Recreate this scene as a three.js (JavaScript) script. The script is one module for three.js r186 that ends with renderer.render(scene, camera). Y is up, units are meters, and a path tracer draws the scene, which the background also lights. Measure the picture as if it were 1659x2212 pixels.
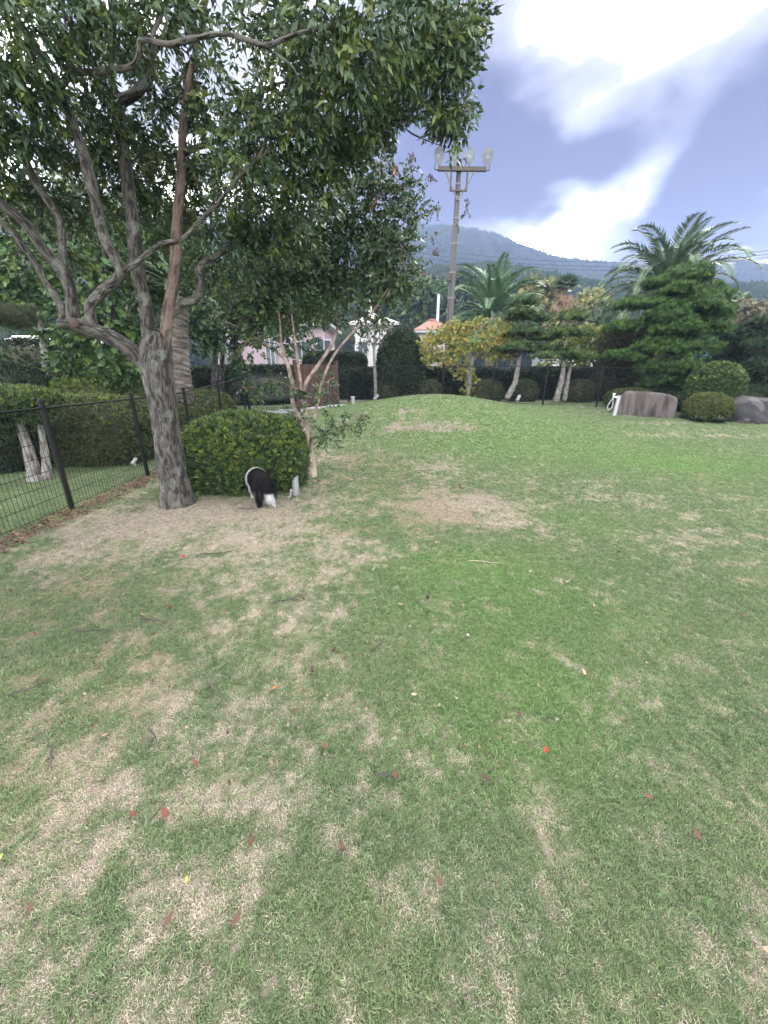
import * as THREE from 'three';
import { mergeGeometries } from 'three/addons/utils/BufferGeometryUtils.js';

// ───────────────────────── camera, sky, sun, exposure ─────────────────────────
const scene = new THREE.Scene();
const EYE = 1.5, PITCH = 20 * Math.PI / 180;
const camera = new THREE.PerspectiveCamera(106, 768 / 1024, 0.05, 4000);
camera.position.set(0, EYE, 0);
camera.rotation.set(-PITCH, 0, 0);
scene.add(camera);
const renderer = new THREE.WebGLRenderer({ antialias: true });
renderer.toneMapping = THREE.LinearToneMapping;
renderer.toneMappingExposure = 4.0;
renderer.shadowMap.enabled = true;
renderer.setSize(768, 1024);

const SUN_DIR = new THREE.Vector3(0.42, 0.8, -0.42).normalize();
const sun = new THREE.DirectionalLight(new THREE.Color(1, 0.96, 0.9), 1.5);
sun.position.copy(SUN_DIR).multiplyScalar(60);
sun.castShadow = true;
sun.shadow.radius = 34;
sun.shadow.mapSize.set(2048, 2048);
Object.assign(sun.shadow.camera, { left: -30, right: 30, top: 30, bottom: -30, near: 1, far: 160 });
scene.add(sun, sun.target);

// ───────────────────────── numbers ─────────────────────────
function rng(seed) { let a = seed >>> 0; return () => { a = (a + 0x6D2B79F5) | 0; let t = Math.imul(a ^ (a >>> 15), 1 | a); t = (t + Math.imul(t ^ (t >>> 7), 61 | t)) ^ t; return ((t ^ (t >>> 14)) >>> 0) / 4294967296; }; }
const clamp = (x, a = 0, b = 1) => Math.min(b, Math.max(a, x));
const mix = (a, b, t) => a + (b - a) * t;
const smooth = (a, b, x) => { const t = clamp((x - a) / (b - a)); return t * t * (3 - 2 * t); };
const PERM = (() => { const r = rng(77), p = new Float32Array(65536); for (let i = 0; i < p.length; i++) p[i] = r(); return p; })();
const lat = (x, y, z) => PERM[(Math.imul(x, 374761) + Math.imul(y, 668265) + Math.imul(z, 977117)) & 65535];
function noise3(x, y, z) {
  const X = Math.floor(x), Y = Math.floor(y), Z = Math.floor(z); let u = x - X, v = y - Y, w = z - Z;
  u = u * u * (3 - 2 * u); v = v * v * (3 - 2 * v); w = w * w * (3 - 2 * w);
  const a = mix(mix(lat(X, Y, Z), lat(X + 1, Y, Z), u), mix(lat(X, Y + 1, Z), lat(X + 1, Y + 1, Z), u), v);
  const b = mix(mix(lat(X, Y, Z + 1), lat(X + 1, Y, Z + 1), u), mix(lat(X, Y + 1, Z + 1), lat(X + 1, Y + 1, Z + 1), u), v);
  return mix(a, b, w);
}
function noise2(x, y) {
  const X = Math.floor(x), Y = Math.floor(y); let u = x - X, v = y - Y;
  u = u * u * (3 - 2 * u); v = v * v * (3 - 2 * v);
  return mix(mix(lat(X, Y, 5), lat(X + 1, Y, 5), u), mix(lat(X, Y + 1, 5), lat(X + 1, Y + 1, 5), u), v);
}
function fbm2(x, y, o = 4) { let s = 0, a = 0.5, n = 0; for (let i = 0; i < o; i++) { s += a * noise2(x, y); n += a; a *= 0.5; x = x * 2.03 + 17.1; y = y * 2.03 + 9.7; } return s / n; }
function fbm3(x, y, z, o = 4) { let s = 0, a = 0.5, n = 0; for (let i = 0; i < o; i++) { s += a * noise3(x, y, z); n += a; a *= 0.5; x = x * 2.03 + 17.1; y = y * 2.03 + 9.7; z = z * 2.03 + 3.3; } return s / n; }

// survey of the garden: a bearing read off the photograph (in a 1659 x 2212 frame) and the depth measured along the garden give a point in metres
const cosP = Math.cos(PITCH), sinP = Math.sin(PITCH), FOC = 1106 / Math.tan(53 * Math.PI / 180);
function bearing(u, v) { const x = (u - 829.5) / FOC, y = (1106 - v) / FOC; return [x, y * cosP - sinP, cosP + y * sinP]; }
function at(u, v, d) { const [x, y, f] = bearing(u, v), t = d / f; return new THREE.Vector3(x * t, EYE + y * t, -d); }
const sizeAt = (px, v, d) => px / FOC * d / bearing(829, v)[2];      // how many metres a number of pixels is at that depth
// lie of the land; d is the distance ahead of the camera
function land(x, d) {
  const s = smooth(-5, -1.2, x);
  let h = (0.30 + 0.15 * s) * smooth(6.5, 14, d) + 0.66 * Math.exp(-(((x - 1.3) / 2.9) ** 2) - ((d - 10.4) / 1.9) ** 2);
  h += 0.022 * (fbm2(x * 0.55 + 40, d * 0.55, 2) - 0.5);
  return h;
}
function onLand(u, v) {
  const [x, y, f] = bearing(u, v); let t0 = 0.3;
  for (let t = 0.3; t < 60; t += 0.02) { if (EYE + y * t < land(x * t, f * t)) { t0 = t; break; } }
  const p = new THREE.Vector3(x * t0, 0, -f * t0); p.y = land(p.x, -p.z); return p;
}

// ───────────────────────── the cloudy sky ─────────────────────────
{
  const W = 2048, H = 1024, data = new Float32Array(W * H * 4);
  // openings and banks of the cloud layer: bearing (right positive, degrees), elevation, half widths, tilt, strength
  const banks = [];
  const bank = (u, v, ru, rv, tilt, s) => { const [x, y, f] = bearing(u, v); banks.push([Math.atan2(x, f), Math.atan2(y, Math.hypot(x, f)), ru / 1000, rv / 1000, tilt, s]); };
  bank(1420, 70, 300, 150, -0.10, 1.0); bank(1270, 250, 95, 50, 0.9, 0.5);
  bank(1330, 425, 140, 46, 0.75, 2.7); bank(1205, 465, 66, 40, 0.3, 2.7); bank(1330, 545, 260, 34, 0.0, 0.9); bank(1430, 385, 90, 30, 0.7, 1.8); bank(1130, 535, 120, 22, -0.25, 1.1); bank(1480, 520, 90, 36, 0.5, 0.5);
  bank(1120, 375, 260, 130, -0.25, -2.0); bank(960, 300, 130, 160, 0, -1.3); bank(1610, 295, 290, 85, 0.40, -1.75); bank(1650, 450, 200, 140, 0.1, -1.6); bank(1168, 502, 30, 17, 0.3, -1.2); bank(1440, 470, 80, 20, 0.6, -1.0); bank(1350, 330, 260, 75, 0.3, -1.4);
  bank(1070, 190, 70, 100, 0, -0.9); bank(1600, 560, 150, 40, 0, -0.5);
  for (let j = 0; j < H; j++) for (let i = 0; i < W; i++) {
    const az0 = (i + 0.5) / W * Math.PI * 2, el = ((j + 0.5) / H - 0.5) * Math.PI;
    // three.js: u = atan2(z, x) / 2pi + 0.5
    const phi = az0 - Math.PI, dx = Math.cos(el) * Math.cos(phi), dz = Math.cos(el) * Math.sin(phi), dy = Math.sin(el);
    const az = Math.atan2(dx, -dz), h = Math.max(dy, 0) + 0.16, px = dx / h, pz = dz / h;
    const w1 = fbm2(px * 1.1 + 5, pz * 1.1 + 2, 3) - 0.5, w2 = fbm2(px * 1.1 + 25, pz * 1.1 + 12, 3) - 0.5;
    let c = (fbm2(px * 0.55 + w1 * 1.2 + 11, pz * 0.55 + w2 * 1.2 + 4, 5) - 0.5) * 3.0;
    const f3 = (fbm3(dx * 5 + 3, dy * 9 + 1, dz * 5 + 7, 6) - 0.5);
    const g3 = (fbm3(dx * 4 + 31, dy * 7 + 11, dz * 4 + 17, 6) - 0.5), h3 = fbm3(dx * 11 + 3, dy * 22 + 1, dz * 11 + 7, 5) - 0.5;
    let near = 0, sum = 0;
    for (const [ba, be, ra, re, ti, s] of banks) {
      let a = (az - ba + f3 * 0.24) * Math.cos(el), e = el - be + g3 * 0.20; if (Math.abs(a) > 1.6) continue;
      const a2 = a * Math.cos(ti) + e * Math.sin(ti), e2 = -a * Math.sin(ti) + e * Math.cos(ti), q = (a2 / ra) ** 2 + (e2 / re) ** 2;
      if (q < 9) sum += s * Math.exp(-q);
    }
    c = c * 0.5 + 0.68 + sum * 1.2 + f3 * 1.5 + h3 * 1.3;
    // thick grey-violet cloud to thin bright cloud
    const t = smooth(-1.7, 0.75, c), k = 3.2 * smooth(0.36, 1.25, c);
    let r = mix(0.034, 0.215, t) + k, g = mix(0.033, 0.220, t) + k, b = mix(0.072, 0.265, t) + k * 0.98;
    const hz = smooth(0.16, 0.0, dy) * 0.55; r = mix(r, 0.19, hz); g = mix(g, 0.205, hz); b = mix(b, 0.25, hz);
    if (dy < 0) { const k = smooth(0, -0.15, dy); r = mix(r, 0.12, k); g = mix(g, 0.14, k); b = mix(b, 0.10, k); }
    const o = (j * W + i) * 4; data[o] = r; data[o + 1] = g; data[o + 2] = b; data[o + 3] = 1;
  }
  { let E = [0, 0, 0], S = 0; for (let j = H / 2; j < H; j++) { const el = ((j + 0.5) / H - 0.5) * Math.PI, w = Math.sin(el) * Math.cos(el); for (let i = 0; i < W; i++) { const o = (j * W + i) * 4; for (let k = 0; k < 3; k++) E[k] += data[o + k] * w; S += w; } } }
  const sky = new THREE.DataTexture(data, W, H, THREE.RGBAFormat, THREE.FloatType);
  sky.mapping = THREE.EquirectangularReflectionMapping; sky.magFilter = sky.minFilter = THREE.LinearFilter; sky.needsUpdate = true;
  scene.background = sky; scene.environment = sky;
}

// ───────────────────────── helpers for things and parts ─────────────────────────
const taken = new Map();
function numbered(name) { const n = taken.get(name) ?? 0; taken.set(name, n + 1); return n ? `${name}_${String(n).padStart(3, '0')}` : name; }
function tag(o, label, category, group, kind) { if (label) o.userData.label = label; if (category) o.userData.category = category; if (group) o.userData.group = group; if (kind) o.userData.kind = kind; return o; }
function lit(o) { o.castShadow = o.receiveShadow = true; return o; }
function thing(name, label, category, pos = [0, 0, 0], turn = 0, group) {
  const g = new THREE.Group(); g.name = numbered(name); g.position.set(pos.x ?? pos[0], pos.y ?? pos[1], pos.z ?? pos[2]); g.rotation.y = turn; scene.add(g);
  return tag(g, label, category, group);
}
function part(name, geo, mat, parent) { const m = lit(new THREE.Mesh(geo, mat)); m.name = name; parent.add(m); return m; }
function single(name, geo, mat, label, category, group, kind) { const m = lit(new THREE.Mesh(geo, mat)); m.name = numbered(name); scene.add(m); return tag(m, label, category, group, kind); }
const geoFrom = (pos, idx, uv) => { const g = new THREE.BufferGeometry(); g.setAttribute('position', new THREE.Float32BufferAttribute(pos, 3)); if (uv) g.setAttribute('uv', new THREE.Float32BufferAttribute(uv, 2)); if (idx) g.setIndex(idx); g.computeVertexNormals(); return g; };
const V = (x, y, z) => new THREE.Vector3(x, y, z);
const merge = (a) => mergeGeometries(a.map((g) => { const n = g.index ? g : g; return n; }), false);
const rgb = (r, g, b) => new THREE.Color().setRGB(r, g, b);
const mat = (r, g, b, o = {}) => new THREE.MeshStandardMaterial({ color: rgb(r, g, b), roughness: 0.85, ...o });
function box(w, h, d, x = 0, y = 0, z = 0) { const g = new THREE.BoxGeometry(w, h, d); g.translate(x, y, z); return g; }
function rod(a, b, r, n = 6, r2 = r) { const d = V().subVectors(b, a), g = new THREE.CylinderGeometry(r2, r, d.length(), n, 1); g.translate(0, d.length() / 2, 0); g.applyQuaternion(new THREE.Quaternion().setFromUnitVectors(V(0, 1, 0), d.normalize())); g.translate(a.x, a.y, a.z); return g; }
// a round tapering limb through points with radii; rough bark is carved by noise
function limb(pts, rad, { sides = 12, step = 0.09, rough = 0.06, flute = 0, fissure = 0, seed = 0, cap = true, smoothRad = true } = {}) {
  const curve = new THREE.CatmullRomCurve3(pts, false, 'centripetal'), len = curve.getLength(), n = Math.max(3, Math.round(len / step));
  const pos = [], uv = [], idx = [], rMean = rad.reduce((a, b) => a + b, 0) / rad.length; let side = V(1, 0, 0), up = V();
  const P = curve.getPoints(n), cum = [0]; for (let i = 1; i <= n; i++) cum.push(cum[i - 1] + P[i].distanceTo(P[i - 1]));
  for (let i = 0; i <= n; i++) {
    const p = P[i], t = V().subVectors(P[Math.min(n, i + 1)], P[Math.max(0, i - 1)]).normalize();
    if (i === 0 && Math.abs(t.x) > 0.9) side.set(0, 0, 1);
    side.addScaledVector(t, -side.dot(t)).normalize(); up.crossVectors(t, side);
    const f = i / n * (pts.length - 1), k = Math.min(pts.length - 2, Math.floor(f)), r0 = mix(rad[k], rad[k + 1], f - k);
    for (let j = 0; j <= sides; j++) {
      const a = j / sides * Math.PI * 2, ca = Math.cos(a), sa = Math.sin(a);
      const dirx = side.x * ca + up.x * sa, diry = side.y * ca + up.y * sa, dirz = side.z * ca + up.z * sa;
      const nz = fbm3(p.x * 4 + dirx * 1.6 + seed, p.y * 2.6 + diry * 1.6, p.z * 4 + dirz * 1.6, 4) - 0.5;
      const r = r0 * (1 + rough * 4 * nz + flute * Math.cos(a * 3 + seed + p.y * 1.2)) + (fissure ? fissure * (smooth(0.3, 0.6, fbm3(ca * rMean * 34 + seed, cum[i] * 7, sa * rMean * 34, 3)) - 0.6) : 0);
      pos.push(p.x + dirx * r, p.y + diry * r, p.z + dirz * r); uv.push(a * rMean, cum[i]);
    }
  }
  for (let i = 0; i < n; i++) for (let j = 0; j < sides; j++) { const q = i * (sides + 1) + j; idx.push(q, q + 1, q + sides + 1, q + 1, q + sides + 2, q + sides + 1); }
  if (cap) for (const [row, flip] of [[0, true], [n, false]]) { const c = pos.length / 3; pos.push(P[row].x, P[row].y, P[row].z); uv.push(0, cum[row]); for (let j = 0; j < sides; j++) { const q = row * (sides + 1) + j; flip ? idx.push(c, q + 1, q) : idx.push(c, q, q + 1); } }
  return geoFrom(pos, idx, uv);
}
// one folded leaf along +y; returns triangles
function leafInto(pos, idx, m, len, wid, fold = 0.25, curl = 0.15) {
  const b = pos.length / 3, w = wid / 2, v = [[0, 0, 0], [-w, len * 0.42, fold * w - curl * len * 0.2], [0, len * 0.45, -curl * len * 0.2], [w, len * 0.42, fold * w - curl * len * 0.2], [0, len, -curl * len]];
  const p = V(); for (const q of v) { p.set(...q).applyMatrix4(m); pos.push(p.x, p.y, p.z); }
  idx.push(b, b + 2, b + 1, b, b + 3, b + 2, b + 1, b + 2, b + 4, b + 2, b + 3, b + 4);
}
// a sprig: a short shoot with leaves around it
function sprig({ seed, n, len, wid, shoot = 0.1, open = 1.0, droop = 0, curl = 0.2, fold = 0.3, whorl = false }) {
  const r = rng(seed), pos = [], idx = [], m = new THREE.Matrix4(), q = new THREE.Quaternion(), e = new THREE.Euler();
  for (let i = 0; i < n; i++) {
    const t = whorl ? 0.7 + 0.3 * r() : (i + r() * 0.6) / n, a = i * 2.4 + r() * 0.8, s = 0.7 + 0.5 * r();
    const tiltA = open * (0.55 + 0.6 * r()) + droop * (0.6 + 0.8 * r());
    q.setFromEuler(e.set(0, a, 0)).multiply(new THREE.Quaternion().setFromEuler(new THREE.Euler(tiltA, (r() - 0.5) * 0.6, (r() - 0.5) * 0.5)));
    m.compose(V((r() - 0.5) * 0.012, t * shoot, (r() - 0.5) * 0.012), q, V(s, s, s)); leafInto(pos, idx, m, len, wid, fold, curl);
  }
  return geoFrom(pos, idx);
}
// needles standing on a pine shoot
function needleTuft(seed, n, len, wid, open = 1) {
  const r = rng(seed), pos = [], idx = [];
  for (let i = 0; i < n; i++) {
    const a = r() * Math.PI * 2, el = Math.acos(1 - r() * open), l = len * (0.7 + 0.5 * r()), d = V(Math.sin(el) * Math.cos(a), Math.cos(el), Math.sin(el) * Math.sin(a)), s = V(-Math.sin(a), 0.2 * (r() - 0.5), Math.cos(a)).multiplyScalar(wid / 2), o = V(d.x * 0.01, r() * len * 0.35, d.z * 0.01), b = pos.length / 3;
    pos.push(o.x - s.x, o.y, o.z - s.z, o.x + s.x, o.y, o.z + s.z, o.x + d.x * l, o.y + d.y * l, o.z + d.z * l); idx.push(b, b + 1, b + 2);
  }
  return geoFrom(pos, idx);
}
const leafMat = (o = {}) => new THREE.MeshPhysicalMaterial({ color: 0xffffff, roughness: 0.62, transmission: 0.22, thickness: 0, side: THREE.DoubleSide, specularIntensity: 0.6, ...o });
const LEAF = leafMat(), LEAF_GLOSS = leafMat({ roughness: 0.5, transmission: 0.18, specularIntensity: 0.7 }), NEEDLE = leafMat({ roughness: 0.75, transmission: 0.12, specularIntensity: 0.3 });
// foliage placed at [position, direction, scale, colour]
function foliage(geo, material, list, parent, name = 'foliage') {
  const im = lit(new THREE.InstancedMesh(geo, material, list.length)); im.name = name; im.userData.kind = 'stuff';
  const m = new THREE.Matrix4(), q = new THREE.Quaternion(), q2 = new THREE.Quaternion(), up = V(0, 1, 0), s = V();
  const r = rng(list.length * 7 + 3);
  list.forEach(([p, d, sc, c], i) => { q.setFromUnitVectors(up, d); q2.setFromAxisAngle(up, r() * 6.283); q.multiply(q2); m.compose(p, q, s.set(sc, sc, sc)); im.setMatrixAt(i, m); im.setColorAt(i, c); });
  parent.add(im); return im;
}
function shade3(r, base, vary = 0.25, warm = 0.15) { const k = 1 + (r() - 0.5) * 2 * vary, w = (r() - 0.5) * 2 * warm; return rgb(Math.max(0, base[0] * k * (1 + w)), base[1] * k, Math.max(0, base[2] * k * (1 - w))); }
const dirIn = (r) => { const z = r() * 2 - 1, a = r() * 6.283, s = Math.sqrt(1 - z * z); return V(s * Math.cos(a), z, s * Math.sin(a)); };
// fill ellipsoid clumps [centre, rx, ry, rz] with sprigs that point outwards and hang
function fillClumps(list, clumps, { seed, per, scale = 1, hang = 0.2, shell = 0.45, colors, vary = 0.25, warm = 0.15 }) {
  const r = rng(seed);
  for (const [c, rx, ry, rz, w = 1] of clumps) {
    const n = Math.round(per * w);
    for (let i = 0; i < n; i++) {
      const d = dirIn(r), k = Math.pow(r(), shell), wob = 0.75 + 0.5 * noise3(c.x * 3 + d.x * 1.7 + 9, c.y * 3 + d.y * 1.7, d.z * 1.7 + c.z);
      const p = V(c.x + d.x * rx * k * wob, c.y + d.y * ry * k * wob, c.z + d.z * rz * k * wob);
      const o = V(d.x + (r() - 0.5) * 0.9, d.y * 0.7 - hang + (r() - 0.5) * 0.9, d.z + (r() - 0.5) * 0.9).normalize();
      const col = colors[Math.floor(r() * colors.length)];
      list.push([p, o, scale * (0.75 + 0.5 * r()), shade3(r, col, vary, warm)]);
    }
  }
  return list;
}

// ───────────────────────── textures: bark, stone, plaster ─────────────────────────
function texture(n, fn, { srgb = true, rep = 1 } = {}) {
  const d = new Uint8Array(n * n * 4);
  for (let j = 0; j < n; j++) for (let i = 0; i < n; i++) { const c = fn(i / n, j / n), o = (j * n + i) * 4; d[o] = clamp(c[0]) * 255; d[o + 1] = clamp(c[1]) * 255; d[o + 2] = clamp(c[2]) * 255; d[o + 3] = 255; }
  const t = new THREE.DataTexture(d, n, n, THREE.RGBAFormat); t.wrapS = t.wrapT = THREE.RepeatWrapping; t.magFilter = THREE.LinearFilter; t.minFilter = THREE.LinearMipmapLinearFilter; t.generateMipmaps = true; if (srgb) t.colorSpace = THREE.SRGBColorSpace; t.repeat.set(rep, rep); t.needsUpdate = true; return t;
}
// seamless noise on a torus of period one
const wrapN = (u, v, fu, fv, o = 4, s = 0) => { let t = 0, a = 0.5, n = 0; for (let k = 0; k < o; k++) { const x = u * fu, y = v * fv, X = Math.floor(x), Y = Math.floor(y); let p = x - X, q = y - Y; p = p * p * (3 - 2 * p); q = q * q * (3 - 2 * q); const L = (i, j) => lat(((i % fu) + fu) % fu, ((j % fv) + fv) % fv, 31 + s + k); t += a * mix(mix(L(X, Y), L(X + 1, Y), p), mix(L(X, Y + 1), L(X + 1, Y + 1), p), q); n += a; a *= 0.55; fu *= 2; fv *= 2; } return t / n; };
const toS = (x) => (x <= 0.0031308 ? 12.92 * x : 1.055 * Math.pow(x, 1 / 2.4) - 0.055);
function barkMaps(dark, light, lichen, amount, fu, fv, s) {
  const height = (u, v) => { const w = wrapN(u, v, 6, 5, 3, s) * 0.07, f = wrapN((u + w) % 1, v, fu, fv, 4, s + 3); return smooth(0.22, 0.66, f); };
  const color = texture(512, (u, v) => { const h = height(u, v), l = smooth(0.56, 0.66, wrapN(u, v, 7, 5, 5, s + 11)) * amount, g = 0.75 + 0.5 * wrapN(u, v, 60, 40, 2, s + 20); return [0, 1, 2].map((k) => toS(mix(mix(dark[k], light[k], h), lichen[k], l) * g)); });
  const bump = texture(512, (u, v) => { const h = height(u, v) * 0.8 + wrapN(u, v, 50, 30, 2, s + 40) * 0.2; return [h, h, h]; }, { srgb: false });
  return { color, bump };
}
const rep = (t, k) => { const c = t.clone(); c.repeat.set(k[0] ?? k, k[1] ?? k); c.needsUpdate = true; return c; };
const bark1 = barkMaps([0.0096, 0.008, 0.0072], [0.068, 0.0608, 0.0528], [0.132, 0.14, 0.12], 0.6, 40, 9, 1);
const BARK = new THREE.MeshStandardMaterial({ map: rep(bark1.color, 1.6), bumpMap: rep(bark1.bump, 1.6), bumpScale: 0.02, roughness: 0.95 });
const bark2 = barkMaps([0.03, 0.021, 0.018], [0.115, 0.08, 0.064], [0.2, 0.18, 0.15], 0.2, 26, 5, 2);
const BARK_RED = new THREE.MeshStandardMaterial({ map: rep(bark2.color, 1.6), bumpMap: rep(bark2.bump, 1.6), bumpScale: 0.015, roughness: 0.95 });
const bark3 = barkMaps([0.1584, 0.108, 0.0864], [0.3024, 0.2448, 0.2088], [0.1152, 0.0648, 0.0468], 0.55, 8, 2, 4);
const BARK_SMOOTH = new THREE.MeshStandardMaterial({ map: rep(bark3.color, 2.2), bumpMap: rep(bark3.bump, 2.2), bumpScale: 0.003, roughness: 0.8 });
const bark4 = barkMaps([0.058, 0.0522, 0.0464], [0.2088, 0.1972, 0.1798], [0.261, 0.2552, 0.2436], 0.6, 12, 7, 6);
const BARK_PALE = new THREE.MeshStandardMaterial({ map: rep(bark4.color, 2), bumpMap: rep(bark4.bump, 2), bumpScale: 0.008, roughness: 0.9 });
const TWIG = mat(0.06, 0.05, 0.042, { roughness: 0.95 });
const TWIG_PALE = mat(0.22, 0.18, 0.15, { roughness: 0.9 });
const CORE = mat(0.055, 0.06, 0.032, { roughness: 1 });

// ───────────────────────── the lawn ─────────────────────────
// worn places: [bearing u, v, half widths, strength] read off the photograph and carried onto the land
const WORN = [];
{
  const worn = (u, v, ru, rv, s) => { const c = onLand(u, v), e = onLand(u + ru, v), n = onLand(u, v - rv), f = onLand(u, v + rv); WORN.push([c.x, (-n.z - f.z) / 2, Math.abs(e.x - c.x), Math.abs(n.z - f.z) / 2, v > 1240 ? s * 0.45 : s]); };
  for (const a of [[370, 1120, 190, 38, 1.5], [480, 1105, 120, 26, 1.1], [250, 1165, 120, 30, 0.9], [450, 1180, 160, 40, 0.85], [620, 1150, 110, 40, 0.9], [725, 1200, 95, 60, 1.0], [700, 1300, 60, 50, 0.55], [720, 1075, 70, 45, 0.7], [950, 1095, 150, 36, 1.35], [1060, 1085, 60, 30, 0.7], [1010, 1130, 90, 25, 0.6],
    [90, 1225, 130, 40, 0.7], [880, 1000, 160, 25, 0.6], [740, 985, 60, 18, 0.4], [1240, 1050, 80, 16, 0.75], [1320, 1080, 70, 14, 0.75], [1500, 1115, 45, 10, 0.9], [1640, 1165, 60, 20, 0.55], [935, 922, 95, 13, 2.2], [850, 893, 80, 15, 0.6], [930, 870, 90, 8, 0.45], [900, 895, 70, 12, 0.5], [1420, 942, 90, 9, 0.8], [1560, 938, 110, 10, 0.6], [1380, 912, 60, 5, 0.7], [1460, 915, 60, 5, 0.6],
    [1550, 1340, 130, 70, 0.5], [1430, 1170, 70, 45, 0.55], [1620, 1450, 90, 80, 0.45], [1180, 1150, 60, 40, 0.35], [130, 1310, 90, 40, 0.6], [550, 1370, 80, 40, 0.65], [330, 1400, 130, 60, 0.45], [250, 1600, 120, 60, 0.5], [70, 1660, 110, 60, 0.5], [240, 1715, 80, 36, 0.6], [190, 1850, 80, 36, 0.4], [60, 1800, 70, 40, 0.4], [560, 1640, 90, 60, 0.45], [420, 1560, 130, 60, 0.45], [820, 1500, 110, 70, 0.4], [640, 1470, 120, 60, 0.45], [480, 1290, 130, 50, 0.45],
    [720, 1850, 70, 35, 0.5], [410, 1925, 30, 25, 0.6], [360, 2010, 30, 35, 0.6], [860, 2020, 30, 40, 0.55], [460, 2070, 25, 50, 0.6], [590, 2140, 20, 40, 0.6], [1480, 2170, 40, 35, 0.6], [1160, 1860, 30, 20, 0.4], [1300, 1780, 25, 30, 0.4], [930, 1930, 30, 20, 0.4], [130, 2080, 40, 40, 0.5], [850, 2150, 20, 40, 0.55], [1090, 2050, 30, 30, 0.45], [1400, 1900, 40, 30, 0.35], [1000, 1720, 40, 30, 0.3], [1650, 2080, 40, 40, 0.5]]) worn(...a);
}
const FRESH_LIT = [];  // greener turf; over the mound it also paints the light on its slope
{
  const fresh = (u, v, ru, rv, s) => { const c = onLand(u, v), e = onLand(u + ru, v), n = onLand(u, v - rv), f = onLand(u, v + rv); FRESH_LIT.push([c.x, (-n.z - f.z) / 2, Math.abs(e.x - c.x), Math.abs(n.z - f.z) / 2, s]); };
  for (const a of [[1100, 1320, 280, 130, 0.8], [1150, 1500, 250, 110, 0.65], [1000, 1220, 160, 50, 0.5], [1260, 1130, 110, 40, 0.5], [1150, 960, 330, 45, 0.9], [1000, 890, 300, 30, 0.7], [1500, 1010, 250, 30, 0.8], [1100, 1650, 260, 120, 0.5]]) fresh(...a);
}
// turf with less straw over the mound and along the right: [x, ahead, half widths, strength]
const LESS_DRY = [[1.5, 9.4, 3.6, 2.2, 0.9], [6.2, 8.6, 4.2, 2.4, 0.75], [4.2, 6.9, 3.0, 0.9, 0.55], [-1.0, 10.8, 1.8, 2.2, 0.6], [10.5, 9.2, 2.5, 2.0, 0.4]];
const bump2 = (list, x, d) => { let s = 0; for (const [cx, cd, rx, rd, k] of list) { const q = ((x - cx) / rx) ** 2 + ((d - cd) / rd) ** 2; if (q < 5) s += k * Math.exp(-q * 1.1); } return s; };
function lawnState(x, d) {        // how dry, how fresh or lit, how brown the turf is at a place
  const n1 = fbm2(x * 1.6 + 3, d * 1.6 + 8, 4), n2 = fbm2(x * 7 + 31, d * 7 + 2, 3), n3 = fbm2(x * 0.5 + 70, d * 0.5 + 20, 3);
  const fr = bump2(FRESH_LIT, x, d), pl = clamp(bump2(LESS_DRY, x, d)), bare = clamp(bump2(WORN, x, d)) * pl, left = smooth(1.2, -1.0, x - d * 0.02) * 0.16;
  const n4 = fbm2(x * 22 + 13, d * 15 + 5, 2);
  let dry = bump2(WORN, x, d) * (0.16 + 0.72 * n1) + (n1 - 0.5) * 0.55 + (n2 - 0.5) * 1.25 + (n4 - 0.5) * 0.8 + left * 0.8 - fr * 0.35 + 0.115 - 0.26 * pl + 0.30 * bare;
  if (x < -3.65 && d > 2) dry = dry * 0.4 - 0.05;
  const rust = 0.6 * smooth(0.5, 0.75, n3 + 0.22 * Math.exp(-(((x - 4.9) / 2.4) ** 2) - ((d - 4.9) / 0.8) ** 2) * 2);
  return [clamp(dry), clamp(fr), rust, pl];
}
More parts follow.
